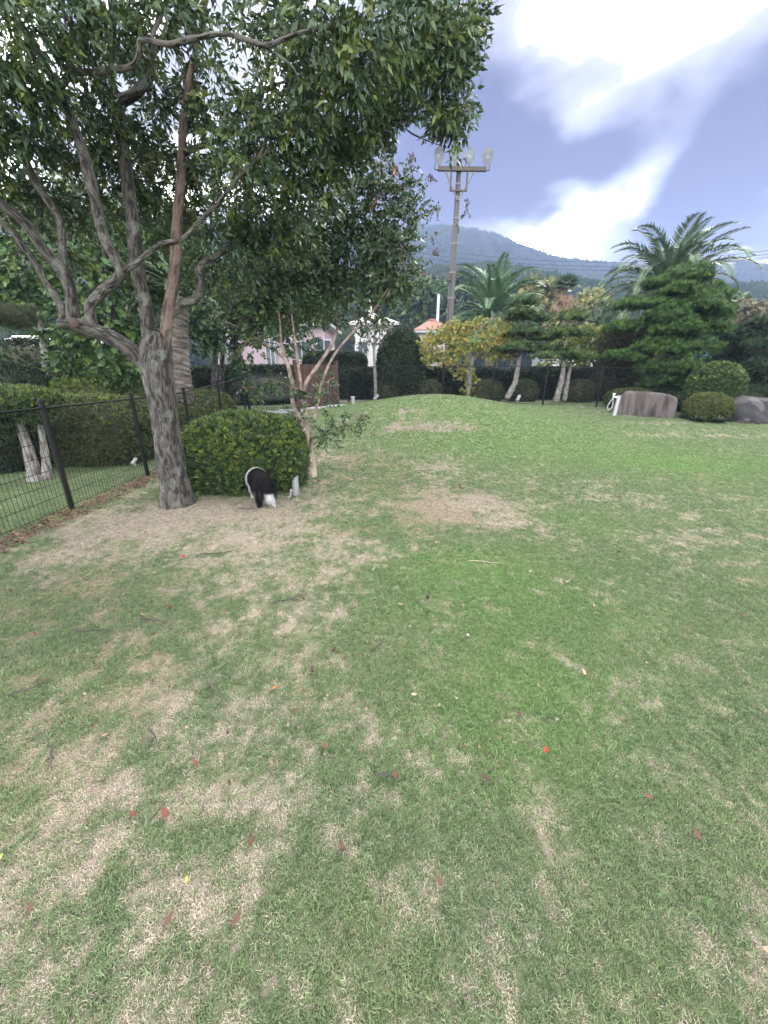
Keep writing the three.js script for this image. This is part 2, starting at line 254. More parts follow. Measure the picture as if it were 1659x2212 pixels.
{
  // land sheet: fine in the garden, coarse beyond, out to the horizon
  const axis = (fine0, fine1, st, far0, far1) => { const a = []; for (let x = fine0; x <= fine1 + 1e-6; x += st) a.push(x); let s = st; for (let x = fine1 + st; x < far1; s *= 1.35, x += s) a.push(x); a.push(far1); s = st; for (let x = fine0 - st; x > far0; s *= 1.35, x -= s) a.unshift(x); a.unshift(far0); return a; };
  const xs = axis(-9, 13, 0.12, -900, 900), ds = axis(-1, 17, 0.12, -40, 700), pos = [], uv = [], idx = [];
  for (const d of ds) for (const x of xs) { pos.push(x, land(x, d), -d); uv.push((x + 9) / 22, (d + 1) / 18); }
  for (let j = 0; j < ds.length - 1; j++) for (let i = 0; i < xs.length - 1; i++) { const q = j * xs.length + i; idx.push(q, q + 1, q + xs.length, q + 1, q + xs.length + 1, q + xs.length); }
  const N = 2048, data = new Uint8Array(N * N * 4), bmp = new Uint8Array(512 * 512 * 4);
  for (let j = 0; j < N; j++) for (let i = 0; i < N; i++) {
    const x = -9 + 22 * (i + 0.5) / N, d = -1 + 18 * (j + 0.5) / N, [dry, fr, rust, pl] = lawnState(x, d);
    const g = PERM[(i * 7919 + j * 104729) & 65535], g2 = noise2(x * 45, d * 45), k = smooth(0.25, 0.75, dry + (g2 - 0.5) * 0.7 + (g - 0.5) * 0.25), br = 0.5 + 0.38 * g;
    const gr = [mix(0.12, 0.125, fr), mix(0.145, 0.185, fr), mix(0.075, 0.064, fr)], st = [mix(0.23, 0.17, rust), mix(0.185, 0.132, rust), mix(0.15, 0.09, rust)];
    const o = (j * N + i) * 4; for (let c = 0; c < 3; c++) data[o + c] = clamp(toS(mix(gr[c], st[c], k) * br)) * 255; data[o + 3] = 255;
  }
  const map = new THREE.DataTexture(data, N, N, THREE.RGBAFormat); map.colorSpace = THREE.SRGBColorSpace; map.magFilter = THREE.LinearFilter; map.minFilter = THREE.LinearFilter; map.needsUpdate = true;
  const m = single('lawn', geoFrom(pos, idx, uv), new THREE.MeshStandardMaterial({ map, roughness: 1 }), 'mown lawn with green turf and worn dry patches rising to a low mound', null, null, 'structure');
  m.userData.category = undefined; delete m.userData.category;
}
{
  const r = rng(2024);
  const tuft = (seed, n, len, wid, spread, lean) => { const q = rng(seed), pos = [], idx = []; for (let i = 0; i < n; i++) { const a = q() * 6.283, rr = Math.sqrt(q()) * spread, x = Math.cos(a) * rr, z = Math.sin(a) * rr, l = len * (0.5 + 0.8 * q()), b = q() * 6.283, k = lean * (0.3 + q()), w = wid * (0.7 + 0.6 * q()), tx = Math.cos(b), tz = Math.sin(b), sx = -tz * w / 2, sz = tx * w / 2, o = pos.length / 3; const mx = x + tx * k * l * 0.35, mz = z + tz * k * l * 0.35, my = l * 0.6, ex = x + tx * k * l, ez = z + tz * k * l, ey = l * Math.max(0.1, 1 - k * 0.35); pos.push(x - sx, 0, z - sz, x + sx, 0, z + sz, mx - sx * 0.8, my, mz - sz * 0.8, mx + sx * 0.8, my, mz + sz * 0.8, ex, ey, ez); idx.push(o, o + 1, o + 2, o + 1, o + 3, o + 2, o + 2, o + 3, o + 4); } return geoFrom(pos, idx); };
  const green = [], straw = [];
  const put = (x, d) => {
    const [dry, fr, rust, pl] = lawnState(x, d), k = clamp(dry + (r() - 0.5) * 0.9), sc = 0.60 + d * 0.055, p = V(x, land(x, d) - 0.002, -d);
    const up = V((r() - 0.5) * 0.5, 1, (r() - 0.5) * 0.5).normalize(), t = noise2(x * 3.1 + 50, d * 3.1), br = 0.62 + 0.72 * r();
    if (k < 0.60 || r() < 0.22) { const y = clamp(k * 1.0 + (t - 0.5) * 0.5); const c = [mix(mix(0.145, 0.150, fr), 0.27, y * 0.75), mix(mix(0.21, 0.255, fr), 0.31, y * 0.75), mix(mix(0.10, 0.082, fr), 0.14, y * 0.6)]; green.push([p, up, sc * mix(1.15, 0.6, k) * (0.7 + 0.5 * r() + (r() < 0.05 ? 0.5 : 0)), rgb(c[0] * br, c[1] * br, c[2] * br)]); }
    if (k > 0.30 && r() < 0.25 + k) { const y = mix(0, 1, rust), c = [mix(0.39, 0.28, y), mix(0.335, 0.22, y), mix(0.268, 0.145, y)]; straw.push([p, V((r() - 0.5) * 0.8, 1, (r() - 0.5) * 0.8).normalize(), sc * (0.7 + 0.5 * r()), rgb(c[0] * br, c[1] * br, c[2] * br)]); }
  };
  const D0 = 0.35, D1 = 14.2;
  for (let d = D0; d < D1;) {
    const st = 0.05 + d * 0.004, w = Math.min(2 * (d * 1.12 + 0.5), 26), den = 12500 * Math.min(1, Math.pow(1.9 / Math.max(d, 1.9), 1.45)), n = Math.round(st * w * den);
    for (let i = 0; i < n; i++) { const x = (r() - 0.5) * w, dd = d + r() * st; if (x < -9 || x > 12.8 || dd > 14 + (x < -1 ? 0 : 0.2)) continue; put(x, dd); }
    d += st;
  }
  const G = leafMat({ roughness: 0.7, transmission: 0.25, specularIntensity: 0.35 });
  const h1 = foliage(tuft(5, 12, 0.022, 0.0023, 0.020, 0.6), G, green, scene, 'grass_blades'); tag(h1, 'short green grass blades growing all over the lawn', 'grass', null, 'stuff');
  const h2 = foliage(tuft(9, 13, 0.015, 0.0022, 0.026, 1.3), leafMat({ roughness: 0.9, transmission: 0.1, specularIntensity: 0.2 }), straw, scene, 'dry_thatch'); tag(h2, 'dry straw coloured thatch lying in the worn patches of lawn', 'dry grass', null, 'stuff');

}
// stone path outside the gate
{
  const sh = []; const p0 = at(662, 905, 11.2), slab = mat(0.22, 0.22, 0.235, { roughness: 0.9 }), path = new THREE.Group(); path.name = 'path'; scene.add(path); tag(path, 'grey stone slab path leading through the gateway', null, null, 'structure');
  const r = rng(5);
  for (let i = 0; i < 9; i++) for (let j = 0; j < 2; j++) {
    const x = -5.6 + i * 0.52, d = 11.35 + j * 0.55 + (i * 0.06), w = 0.49, dep = 0.52, g = box(w - r() * 0.02, 0.06, dep - r() * 0.02), m = part('paving_slab', g, slab, path);
    m.position.set(x, land(x, d) + 0.005 + r() * 0.006, -d); m.rotation.y = (r() - 0.5) * 0.03;
  }
}

// ───────────────────────── hills ─────────────────────────
const HILL = [];
{
  // skyline of the ridge: bearing and slope, far mountain and nearer foothill
  const far = [[-900, 470], [-300, 455], [200, 480], [500, 505], [690, 512], [860, 510], [940, 503], [1000, 509], [1050, 520], [1100, 543], [1150, 562], [1200, 575], [1300, 585], [1400, 592], [1480, 588], [1560, 579], [1600, 588], [1659, 604], [1850, 640], [2400, 690]].map(([u, v]) => { const [x, y, f] = bearing(u, v); return [x / f, y / f]; });
  const near = [[-900, 560], [0, 580], [500, 600], [700, 610], [850, 612], [1000, 600], [1060, 592], [1120, 606], [1250, 632], [1400, 640], [1659, 640], [1850, 650], [2400, 700]].map(([u, v]) => { const [x, y, f] = bearing(u, v); return [x / f, y / f]; });
  const look = (T, s) => { if (s <= T[0][0]) return T[0][1]; for (let i = 1; i < T.length; i++) if (s < T[i][0]) { const k = (s - T[i - 1][0]) / (T[i][0] - T[i - 1][0]); return mix(T[i - 1][1], T[i][1], k * k * (3 - 2 * k) * 0.4 + k * 0.6); } return T.at(-1)[1]; };
  const soil = mat(0.032, 0.045, 0.024, { roughness: 1 });
  const hill = (name, label, T, dRidge, dFoot, wid, crown, spread) => {
    const nx = 110, nd = 30, pos = [], idx = [], H = (x, d) => { const top = look(T, x / dRidge) * dRidge + EYE - crown * 0.7; const k = (d - dFoot) / (dRidge - dFoot), prof = k < 1 ? smooth(0, 1, k) * 0.35 + k * 0.65 : 1 - (k - 1) * 0.8; return 0.3 + top * Math.max(0, prof) * (1 + (k < 1 ? 0.22 * (fbm2(x * 0.012 + dRidge, d * 0.012) - 0.5) * (1 - k) : 0)); };
    for (let j = 0; j <= nd; j++) for (let i = 0; i <= nx; i++) { const d = mix(dFoot, dRidge * 1.25, j / nd), x = mix(-wid, wid, i / nx) * d / dRidge * 1.0; pos.push(x, H(x * 1, d) - (j === 0 ? 2 : 0), -d); }
    for (let j = 0; j < nd; j++) for (let i = 0; i < nx; i++) { const q = j * (nx + 1) + i; idx.push(q, q + 1, q + nx + 1, q + 1, q + nx + 2, q + nx + 1); }
    single(name, geoFrom(pos, idx), soil, label, null, null, 'structure');
    return H;
  };
  const Hf = hill('hill', 'wooded mountain ridge standing far behind the garden', far, 520, 230, 900, 9);
  const Hn = hill('foothill', 'lower wooded foothill in front of the mountain', near, 200, 95, 380, 7);
  // woods: crowns of leaf clumps
  const crown = (seed, n, s) => { const r = rng(seed), pos = [], idx = [], m = new THREE.Matrix4(); for (let i = 0; i < n; i++) { const d = dirIn(r); d.y = Math.abs(d.y) * 1.1 - 0.25; const q = new THREE.Quaternion().setFromUnitVectors(V(0, 1, 0), V(d.x + (r() - 0.5), d.y + (r() - 0.3), d.z + (r() - 0.5)).normalize()), k = 0.6 + 0.4 * r(); m.compose(V(d.x * k * 0.5, 0.5 + d.y * k * 0.5, d.z * k * 0.5), q, V(1, 1, 1)); leafInto(pos, idx, m, s, s * 0.8, 0.4, 0.3); } return geoFrom(pos, idx); };
  const r = rng(88), woods = [], g1 = crown(3, 90, 0.32), wm = leafMat({ roughness: 0.9, transmission: 0.05, specularIntensity: 0.1 });
  for (let i = 0; i < 15000; i++) { const d = mix(235, 540, Math.pow(r(), 0.7)), x = (r() * 2 - 1) * 1.25 * d; const s = 8 + 8 * r(), t = fbm2(x * 0.02, d * 0.02, 3); woods.push([V(x, Hf(x, d) - 2, -d), V(0, 1, 0), s, shade3(r, t > 0.55 ? [0.022, 0.036, 0.016] : [0.013, 0.026, 0.014], 0.3, 0.2)]); }
  const w1 = foliage(g1, wm, woods, scene, 'mountain_forest'); tag(w1, 'forest covering the far mountain', 'forest', null, 'stuff');
  const w2 = [];
  for (let i = 0; i < 5200; i++) { const d = mix(97, 205, Math.pow(r(), 0.8)), x = (r() * 2 - 1) * 1.3 * d; const s = 6 + 5 * r(), t = fbm2(x * 0.05 + 9, d * 0.05, 3); w2.push([V(x, Hn(x, d) - 1.5, -d), V(0, 1, 0), s, shade3(r, t > 0.56 ? [0.034, 0.052, 0.018] : [0.018, 0.036, 0.016], 0.3, 0.2)]); }
  const w3 = foliage(g1, wm, w2, scene, 'foothill_forest'); tag(w3, 'greener woods covering the foothill', 'forest', null, 'stuff');
  HILL.push(Hf, Hn, g1, wm);
}

// ───────────────────────── the big tree ─────────────────────────
const NONE = V(0, 0, 0);
function limbAt(list, opts) { const pts = [], rad = []; for (const [u, v, d, w] of list) { pts.push(at(u, v, d)); rad.push(sizeAt(w, v, d) / 2); } return limb(pts, rad, opts); }
// thin curved shoots from the nearest limb to each clump, with side twigs
function shoots(clumps, nodes, { seed, r0 = 0.014, twigs = 5, sag = 0.1 }) {
  const r = rng(seed), out = [];
  for (const [c, rx, ry, rz] of clumps) {
    let best = null, bd = 1e9; for (const n of nodes) { const k = n.distanceTo(c) + Math.max(0, n.y - c.y) * 0.3; if (k < bd) { bd = k; best = n; } }
    const mid = V().lerpVectors(best, c, 0.5).add(V((r() - 0.5) * 0.25, sag + r() * 0.15, (r() - 0.5) * 0.25).multiplyScalar(Math.min(1, bd)));
    const k = clamp(0.6 + bd * 0.5, 0.6, 1.8); out.push(limb([best, mid, c], [r0 * k, r0 * 0.7 * k, r0 * 0.4], { sides: 5, step: 0.12, rough: 0.05, cap: false }));
    for (let i = 0; i < twigs; i++) { const s = V().lerpVectors(mid, c, r()), d = dirIn(r), e = V(c.x + d.x * rx * 0.9, c.y + d.y * ry * 0.9, c.z + d.z * rz * 0.9), m2 = V().lerpVectors(s, e, 0.5).add(V((r() - 0.5) * 0.1, 0.04, (r() - 0.5) * 0.1)); out.push(limb([s, m2, e], [r0 * 0.45, r0 * 0.32, r0 * 0.15], { sides: 4, step: 0.15, rough: 0.03, cap: false })); }
  }
  return merge(out);
}
{
  const base = onLand(385, 1088), o = thing('shade_tree', 'large spreading evergreen tree with forked lichen-spotted trunk beside the round bush', 'tree');
  const T = (n, l, opt, m = BARK, label) => { const p = part(n, limbAt(l.map(([u, v, d, w]) => [u, v, d, w * (n === 'trunk' ? 0.79 : 0.67)]), { sides: 26, step: 0.025, rough: 0.045, fissure: 0.006, ...opt }), m, o); if (label) p.userData.label = label; return p; };
  // trunk with root flare
  {
    const list = [[387, 1100, 4.40, 104], [386, 1086, 4.40, 92], [380, 1060, 4.40, 78], [372, 1020, 4.40, 70], [362, 950, 4.40, 66], [352, 880, 4.40, 68], [342, 820, 4.40, 74], [336, 780, 4.42, 82], [338, 745, 4.44, 74], [340, 720, 4.46, 50]];
    T('trunk', list, { sides: 80, step: 0.015, rough: 0.05, fissure: 0.014, seed: 3 });
  }
  T('bough', [[330, 800, 4.42, 62], [298, 768, 4.40, 50], [253, 735, 4.36, 46], [208, 716, 4.32, 47], [165, 701, 4.29, 46], [128, 699, 4.27, 28]], { seed: 5 });
  const stub = part('pruning_scar', (() => { const g = new THREE.SphereGeometry(0.042, 14, 8); g.scale(1, 1.1, 0.35); const p = at(160, 697, 4.20); g.rotateY(0.3); g.translate(p.x, p.y, p.z); return g; })(), mat(0.055, 0.032, 0.024), o); stub.userData.label = 'sawn reddish brown pruning scar';
  T('bough', [[160, 700, 4.29, 42], [158, 667, 4.28, 36], [146, 608, 4.26, 36], [124, 572, 4.22, 38], [98, 546, 4.18, 34], [55, 484, 4.1, 30], [0, 440, 4.0, 27], [-80, 390, 3.9, 22]], { seed: 6 });
  T('bough', [[140, 690, 4.28, 26], [132, 661, 4.26, 22], [98, 608, 4.22, 19], [68, 556, 4.2, 18], [0, 476, 4.15, 15], [-60, 430, 4.1, 12]], { seed: 8 });
  T('bough', [[140, 600, 4.26, 26], [137, 560, 4.27, 23], [127, 473, 4.3, 22], [80, 400, 4.3, 20], [52, 336, 4.3, 18], [26, 280, 4.3, 15], [-20, 180, 4.3, 11]], { seed: 9 });
  T('bough', [[205, 716, 4.31, 34], [197, 690, 4.29, 32], [196, 660, 4.27, 31], [222, 629, 4.25, 31], [262, 588, 4.22, 32], [250, 560, 4.2, 32], [225, 509, 4.18, 32], [193, 382, 4.1, 32], [160, 273, 4.0, 29], [127, 200, 3.94, 25], [91, 127, 3.9, 22], [36, 36, 3.8, 17], [-10, -60, 3.75, 12]], { seed: 11 });
  T('bough', [[262, 586, 4.22, 22], [290, 572, 4.2, 17], [349, 527, 4.14, 15], [389, 519, 4.1, 14], [437, 473, 4.05, 12], [473, 437, 4.0, 11], [509, 389, 3.95, 8], [560, 340, 3.9, 5]], { seed: 12, sides: 12 });
  T('bough', [[332, 760, 4.46, 48], [320, 715, 4.47, 42], [316, 668, 4.48, 40], [299, 595, 4.5, 40], [287, 473, 4.52, 40], [276, 400, 4.54, 38], [262, 273, 4.56, 34], [258, 225, 4.56, 34], [290, 203, 4.56, 30], [322, 165, 4.55, 26], [330, 109, 4.54, 24], [382, 55, 4.5, 20], [400, -40, 4.5, 15]], { seed: 14 });
  T('bough', [[258, 230, 4.56, 26], [240, 160, 4.6, 20], [245, 60, 4.65, 17], [230, -50, 4.7, 13]], { seed: 15 });
  T('bough', [[350, 770, 4.44, 48], [357, 735, 4.46, 36], [361, 683, 4.48, 33], [375, 609, 4.52, 32], [380, 540, 4.55, 31], [382, 473, 4.58, 29], [389, 400, 4.62, 27], [393, 327, 4.66, 24], [398, 240, 4.7, 20], [420, 120, 4.75, 15], [450, -20, 4.8, 10]], { seed: 17 }, BARK_RED, 'reddish brown bough with peeling bark');
  T('bough', [[352, 700, 4.47, 34], [370, 678, 4.52, 27], [396, 656, 4.58, 25], [422, 647, 4.64, 25], [433, 610, 4.68, 23], [429, 582, 4.7, 22], [473, 549, 4.8, 18], [509, 527, 4.9, 18], [540, 503, 5.0, 14], [600, 470, 5.1, 10], [660, 455, 5.2, 6]], { seed: 19 });
  T('bough', [[124, 196, 3.94, 18], [156, 157, 3.86, 20], [182, 156, 3.82, 19], [233, 153, 3.76, 17], [292, 137, 3.7, 15], [300, 112, 3.68, 12], [303, 87, 3.66, 14], [340, 92, 3.63, 15], [371, 96, 3.6, 16], [418, 84, 3.56, 15], [484, 73, 3.52, 14], [527, 84, 3.5, 13], [575, 98, 3.47, 12], [614, 84, 3.46, 11], [657, 69, 3.45, 9], [748, 51, 3.45, 7], [803, 15, 3.45, 6], [860, -30, 3.45, 4]], { seed: 21, sides: 12 });
  T('bough', [[570, 100, 3.48, 8], [632, 145, 3.5, 6.5], [650, 175, 3.52, 6], [698, 207, 3.55, 5], [727, 204, 3.58, 3]], { seed: 22, sides: 9 });
  T('bough', [[393, 330, 4.66, 18], [480, 300, 4.6, 15], [600, 262, 4.5, 12], [701, 273, 4.45, 11], [748, 284, 4.42, 10], [785, 291, 4.4, 9], [828, 273, 4.38, 8], [876, 255, 4.36, 5], [892, 243, 4.36, 3]], { seed: 23, sides: 10 });
  T('bough', [[836, 272, 4.38, 4], [870, 276, 4.36, 3.5], [894, 291, 4.34, 3.2], [948, 313, 4.3, 2.5], [985, 325, 4.28, 1.6]], { seed: 24, sides: 7 });
  T('bough', [[480, 300, 4.6, 13], [560, 200, 4.6, 11], [680, 165, 4.55, 9], [800, 160, 4.5, 7], [900, 110, 4.45, 5], [980, 70, 4.4, 3.5]], { seed: 25, sides: 9 });
  // leaf clumps
  const C = []; const c = (u, v, d, r, w = 1, fl = 0.75) => C.push([at(u, v, d), sizeAt(r, v, d) * 0.86, sizeAt(r, v, d) * fl * 0.86, sizeAt(r, v, d) * 0.95, w * Math.pow(sizeAt(r, v, d) / 0.3, 1.6)]);
  for (const a of [
    // right hand edge, top to bottom
    [990, 30, 4.3, 52], [940, 60, 4.1, 70], [980, 110, 4.3, 50], [900, 20, 4.0, 70], [870, 110, 4.0, 65], [935, 160, 4.2, 48], [985, 150, 4.4, 28, 0.8], [850, 190, 4.1, 60], [800, 80, 3.6, 70], [760, 150, 3.6, 62], [720, 70, 3.6, 70], [690, 170, 3.7, 60], [640, 100, 3.7, 50, 0.7], [830, 240, 4.3, 48], [770, 230, 4.0, 55], [1005, 80, 4.5, 26], [1020, 20, 4.6, 26],
    // hanging spray in front of the lamps
    [980, 232, 4.3, 36], [962, 258, 4.28, 28], [988, 262, 4.28, 22], [978, 295, 4.28, 14, 0.9], [952, 215, 4.35, 26, 0.8],
    // the middle
    [600, 30, 4.0, 70], [540, 70, 4.3, 48, 0.5], [660, 240, 3.9, 60], [600, 200, 4.0, 60], [580, 290, 4.1, 62], [680, 320, 4.2, 58], [720, 275, 4.3, 42], [630, 370, 4.3, 58], [560, 380, 4.2, 58], [700, 400, 4.4, 45, 0.8], [500, 320, 4.2, 55, 0.8], [520, 230, 4.2, 50, 0.7], [640, 440, 4.6, 50, 0.8], [560, 450, 4.7, 48, 0.7], [500, 420, 4.5, 50, 0.8], [590, 520, 5.0, 48, 0.8], [520, 560, 5.0, 48, 0.7], [455, 500, 4.8, 45, 0.6], [660, 530, 5.2, 40, 0.7],
    // the left
    [420, 30, 4.0, 55, 0.8], [340, 20, 3.8, 62], [250, 40, 3.8, 70], [150, 30, 3.7, 75], [50, 60, 3.6, 75], [20, 150, 3.7, 75], [100, 210, 3.9, 62, 0.8], [190, 130, 4.2, 55, 0.8], [210, 240, 4.4, 58], [60, 290, 4.1, 62, 0.8], [-20, 260, 4.0, 70], [150, 330, 4.5, 58, 0.9], [230, 330, 4.6, 52, 0.9], [300, 290, 4.9, 55], [340, 230, 5.0, 50, 0.7], [390, 180, 4.9, 48, 0.6], [450, 150, 4.9, 45, 0.5], [440, 250, 4.9, 50, 0.8], [360, 350, 5.0, 55, 0.9], [440, 370, 4.9, 55, 0.9], [300, 400, 5.1, 55, 0.8], [220, 420, 5.0, 52, 0.8], [100, 420, 4.7, 55, 0.7], [20, 380, 4.5, 60, 0.8], [350, 440, 5.2, 50, 0.7], [60, 480, 5.0, 50, 0.6], [170, 480, 5.1, 48, 0.6], [430, 440, 5.1, 45, 0.6], [-40, 420, 4.4, 55, 0.7], [290, 120, 4.6, 48, 0.7],
    [160, 560, 4.5, 34, 0.5], [240, 470, 4.6, 36, 0.6], [330, 500, 4.9, 40, 0.6], [400, 480, 4.9, 40, 0.7], [440, 560, 5.0, 36, 0.6], [500, 490, 4.9, 42, 0.8], [560, 500, 5.0, 40, 0.8], [620, 480, 5.1, 40, 0.8], [480, 620, 5.1, 34, 0.6], [400, 590, 5.0, 32, 0.5], [60, 560, 4.6, 36, 0.4], [720, 350, 4.4, 44, 0.8], [770, 310, 4.4, 40, 0.8], [810, 300, 4.4, 32, 0.7],
    // crown above the picture
    [900, -110, 4.2, 110, 0.4], [700, -130, 3.9, 130, 0.4], [450, -150, 4.0, 140, 0.4], [200, -140, 4.0, 140, 0.4], [0, -120, 3.9, 130, 0.4], [-150, 50, 3.9, 130, 0.4], [-160, 300, 4.2, 120, 0.4],
  ]) c(...a);
  const nodes = []; o.traverse((m) => { if (m.isMesh && m.name === 'bough') { const p = m.geometry.attributes.position; for (let i = 0; i < p.count; i += 23) nodes.push(V(p.getX(i), p.getY(i), p.getZ(i))); } });
  const tw = part('twigs', shoots(C, nodes, { seed: 41, r0: 0.012, twigs: 6 }), TWIG, o); tw.userData.kind = 'stuff';
  const cols = [[0.064, 0.104, 0.0416], [0.0528, 0.092, 0.044], [0.0784, 0.12, 0.0384], [0.0432, 0.0784, 0.0416], [0.112, 0.148, 0.036]];
  const L = fillClumps([], C, { seed: 42, per: 128, hang: 0.85, shell: 0.6, colors: cols, vary: 0.3, warm: 0.12 });
  const h = L.length >> 1;
  foliage(sprig({ seed: 1, n: 11, len: 0.062, wid: 0.024, shoot: 0.15, open: 0.9, droop: 0.2, curl: 0.22 }), LEAF_GLOSS, L.slice(0, h), o);
  foliage(sprig({ seed: 2, n: 9, len: 0.070, wid: 0.029, shoot: 0.12, open: 1.0, droop: 0.3, curl: 0.3 }), LEAF_GLOSS, L.slice(h), o);

}

// ───────────────────────── crape myrtle ─────────────────────────
{
  const o = thing('crape_myrtle', 'slender multi-stemmed crape myrtle with smooth pale bark beside the round bush', 'tree');
  const T = (l, opt) => part('stem', limbAt(l.map(([u, v, d, w]) => [u, v, d, w * 0.66]), { sides: 12, step: 0.05, rough: 0.035, ...opt }), BARK_SMOOTH, o);
  const tr = part('trunk', limbAt([[668, 1036, 5.68, 38], [668, 1025, 5.68, 32], [664, 985, 5.68, 28], [658, 955, 5.67, 27], [650, 925, 5.66, 24]], { sides: 20, step: 0.03, rough: 0.05, flute: 0.06, seed: 4 }), BARK_SMOOTH, o);
  T([[655, 940, 5.67, 20], [645, 900, 5.64, 17], [633, 870, 5.6, 15], [629, 820, 5.56, 14], [618, 780, 5.52, 13], [600, 762, 5.5, 9], [560, 735, 5.46, 7], [510, 705, 5.4, 5], [450, 680, 5.35, 3]], { seed: 1 });
  T([[618, 782, 5.52, 11], [608, 740, 5.5, 7], [604, 690, 5.5, 6], [596, 640, 5.5, 4], [590, 600, 5.5, 3]], { seed: 2 });
  T([[661, 945, 5.68, 18], [660, 900, 5.7, 15], [656, 860, 5.72, 13], [660, 830, 5.74, 12], [690, 785, 5.78, 12], [716, 745, 5.8, 11], [732, 700, 5.84, 9], [748, 650, 5.86, 8], [770, 590, 5.9, 6], [800, 540, 5.9, 4.5], [850, 490, 5.9, 3]], { seed: 3 });
  T([[652, 870, 5.7, 12], [648, 820, 5.66, 10], [640, 760, 5.62, 9], [632, 700, 5.6, 7], [626, 640, 5.6, 6], [624, 570, 5.6, 4], [640, 500, 5.6, 3]], { seed: 5 });
  T([[671, 985, 5.66, 15], [672, 950, 5.6, 11], [682, 890, 5.55, 10], [694, 830, 5.5, 9], [720, 770, 5.46, 8], [760, 720, 5.4, 7], [800, 680, 5.35, 5], [840, 620, 5.3, 3.5], [880, 560, 5.3, 2.4]], { seed: 6 });
  T([[730, 705, 5.84, 7], [735, 640, 5.95, 6], [728, 580, 6.0, 5], [745, 510, 6.05, 4], [770, 430, 6.1, 3]], { seed: 7 });
  T([[770, 590, 5.9, 5], [790, 520, 5.9, 4], [800, 460, 5.9, 3], [830, 400, 5.9, 2]], { seed: 8 });
  T([[678, 960, 5.6, 5], [705, 935, 5.5, 3.5], [740, 920, 5.4, 2.4], [780, 905, 5.3, 1.4]], { seed: 9, sides: 7 });
  const C = []; const c = (u, v, d, r, w = 1) => C.push([at(u, v, d), sizeAt(r, v, d), sizeAt(r, v, d) * 0.8, sizeAt(r, v, d) * 1.0, w * Math.pow(sizeAt(r, v, d) / 0.3, 1.6)]);
  for (const a of [[770, 470, 6, 62], [830, 500, 5.9, 55], [740, 540, 6, 58], [820, 560, 5.6, 55], [860, 540, 5.4, 42], [700, 480, 6, 50, 0.8], [790, 400, 6.1, 45, 0.8], [840, 420, 6, 42, 0.8], [760, 620, 5.9, 48, 0.7], [840, 610, 5.4, 42], [800, 660, 5.5, 40, 0.7], [860, 620, 5.3, 26], [690, 600, 5.8, 48, 0.9], [640, 560, 5.7, 50], [600, 620, 5.6, 50], [660, 660, 5.7, 44, 0.6], [560, 640, 5.5, 42], [530, 690, 5.4, 36], [590, 690, 5.5, 38, 0.6], [650, 510, 5.8, 48], [480, 670, 5.4, 30, 0.7], [870, 470, 5.7, 30, 0.6], [770, 700, 5.5, 32, 0.4],
    [560, 745, 5.4, 28, 0.5], [520, 760, 5.4, 26, 0.5], [560, 840, 5.5, 26, 0.8], [595, 830, 5.5, 24, 0.6], [680, 860, 5.6, 26, 0.5], [710, 830, 5.5, 24, 0.4], [640, 900, 5.6, 20, 0.5], [705, 940, 5.5, 26, 0.6], [735, 915, 5.4, 22, 0.6], [770, 905, 5.3, 10, 0.8], [640, 840, 5.6, 20, 0.5], [540, 600, 5.6, 40, 0.8], [700, 660, 5.7, 40, 0.7], [620, 660, 5.6, 40, 0.7], [560, 690, 5.5, 34, 0.6], [720, 600, 5.9, 44, 0.8], [680, 540, 5.9, 46, 0.8], [800, 610, 5.6, 44, 0.7], [870, 400, 5.9, 34, 0.7], [820, 350, 6, 34, 0.6], [895, 450, 5.7, 24, 0.6], [740, 430, 6.1, 46, 0.7], [880, 590, 5.3, 26, 0.7]]) c(...a);
  // long flowering shoots against the sky
  const long = [[[850, 470, 5.8], [880, 400, 5.75], [893, 330, 5.7]], [[860, 500, 5.6], [905, 430, 5.5], [935, 385, 5.45]], [[860, 560, 5.4], [920, 520, 5.3], [1000, 470, 5.2], [1013, 440, 5.2]], [[870, 520, 5.5], [920, 460, 5.4], [960, 455, 5.4]], [[860, 600, 5.3], [910, 575, 5.2], [945, 545, 5.1]], [[840, 430, 6], [870, 370, 6], [888, 350, 6]], [[850, 650, 5.3], [890, 610, 5.25], [925, 590, 5.2]], [[700, 930, 5.5], [750, 915, 5.35], [785, 900, 5.25]]];
  const nodes = []; o.traverse((m) => { if (m.isMesh) { const p = m.geometry.attributes.position; for (let i = 0; i < p.count; i += 17) nodes.push(V(p.getX(i), p.getY(i), p.getZ(i))); } });
  const tw = [shoots(C, nodes, { seed: 51, r0: 0.009, twigs: 5 })], r = rng(52), extra = [], buds = [];
  for (const l of long) { const pts = l.map((q) => at(...q)), cv = new THREE.CatmullRomCurve3(pts), rad = pts.map((_, i) => mix(0.006, 0.0015, i / (pts.length - 1))); tw.push(limb(pts, rad, { sides: 4, step: 0.1, rough: 0, cap: false })); for (let i = 0; i < 34; i++) { const t = r(), p = cv.getPoint(t); extra.push([p.add(V((r() - 0.5) * 0.03, (r() - 0.5) * 0.03, (r() - 0.5) * 0.03)), dirIn(r), 0.7, shade3(r, [0.05, 0.085, 0.03], 0.3)]); if (t > 0.86) buds.push([p.clone(), V(0, 1, 0), 0.8 + r(), rgb(0.20, 0.11, 0.19)]); } }
  part('twigs', merge(tw), TWIG_PALE, o).userData.kind = 'stuff';
  const L = fillClumps([], C, { seed: 53, per: 96, hang: 0.1, shell: 0.7, colors: [[0.0368, 0.0688, 0.0272], [0.0448, 0.08, 0.0304], [0.0304, 0.0576, 0.0256], [0.068, 0.1, 0.032]], vary: 0.3 });
  for (let i = 0; i < 7; i++) { const q = L[Math.floor(r() * L.length)]; q[3] = rgb(0.22, 0.09, 0.02); }
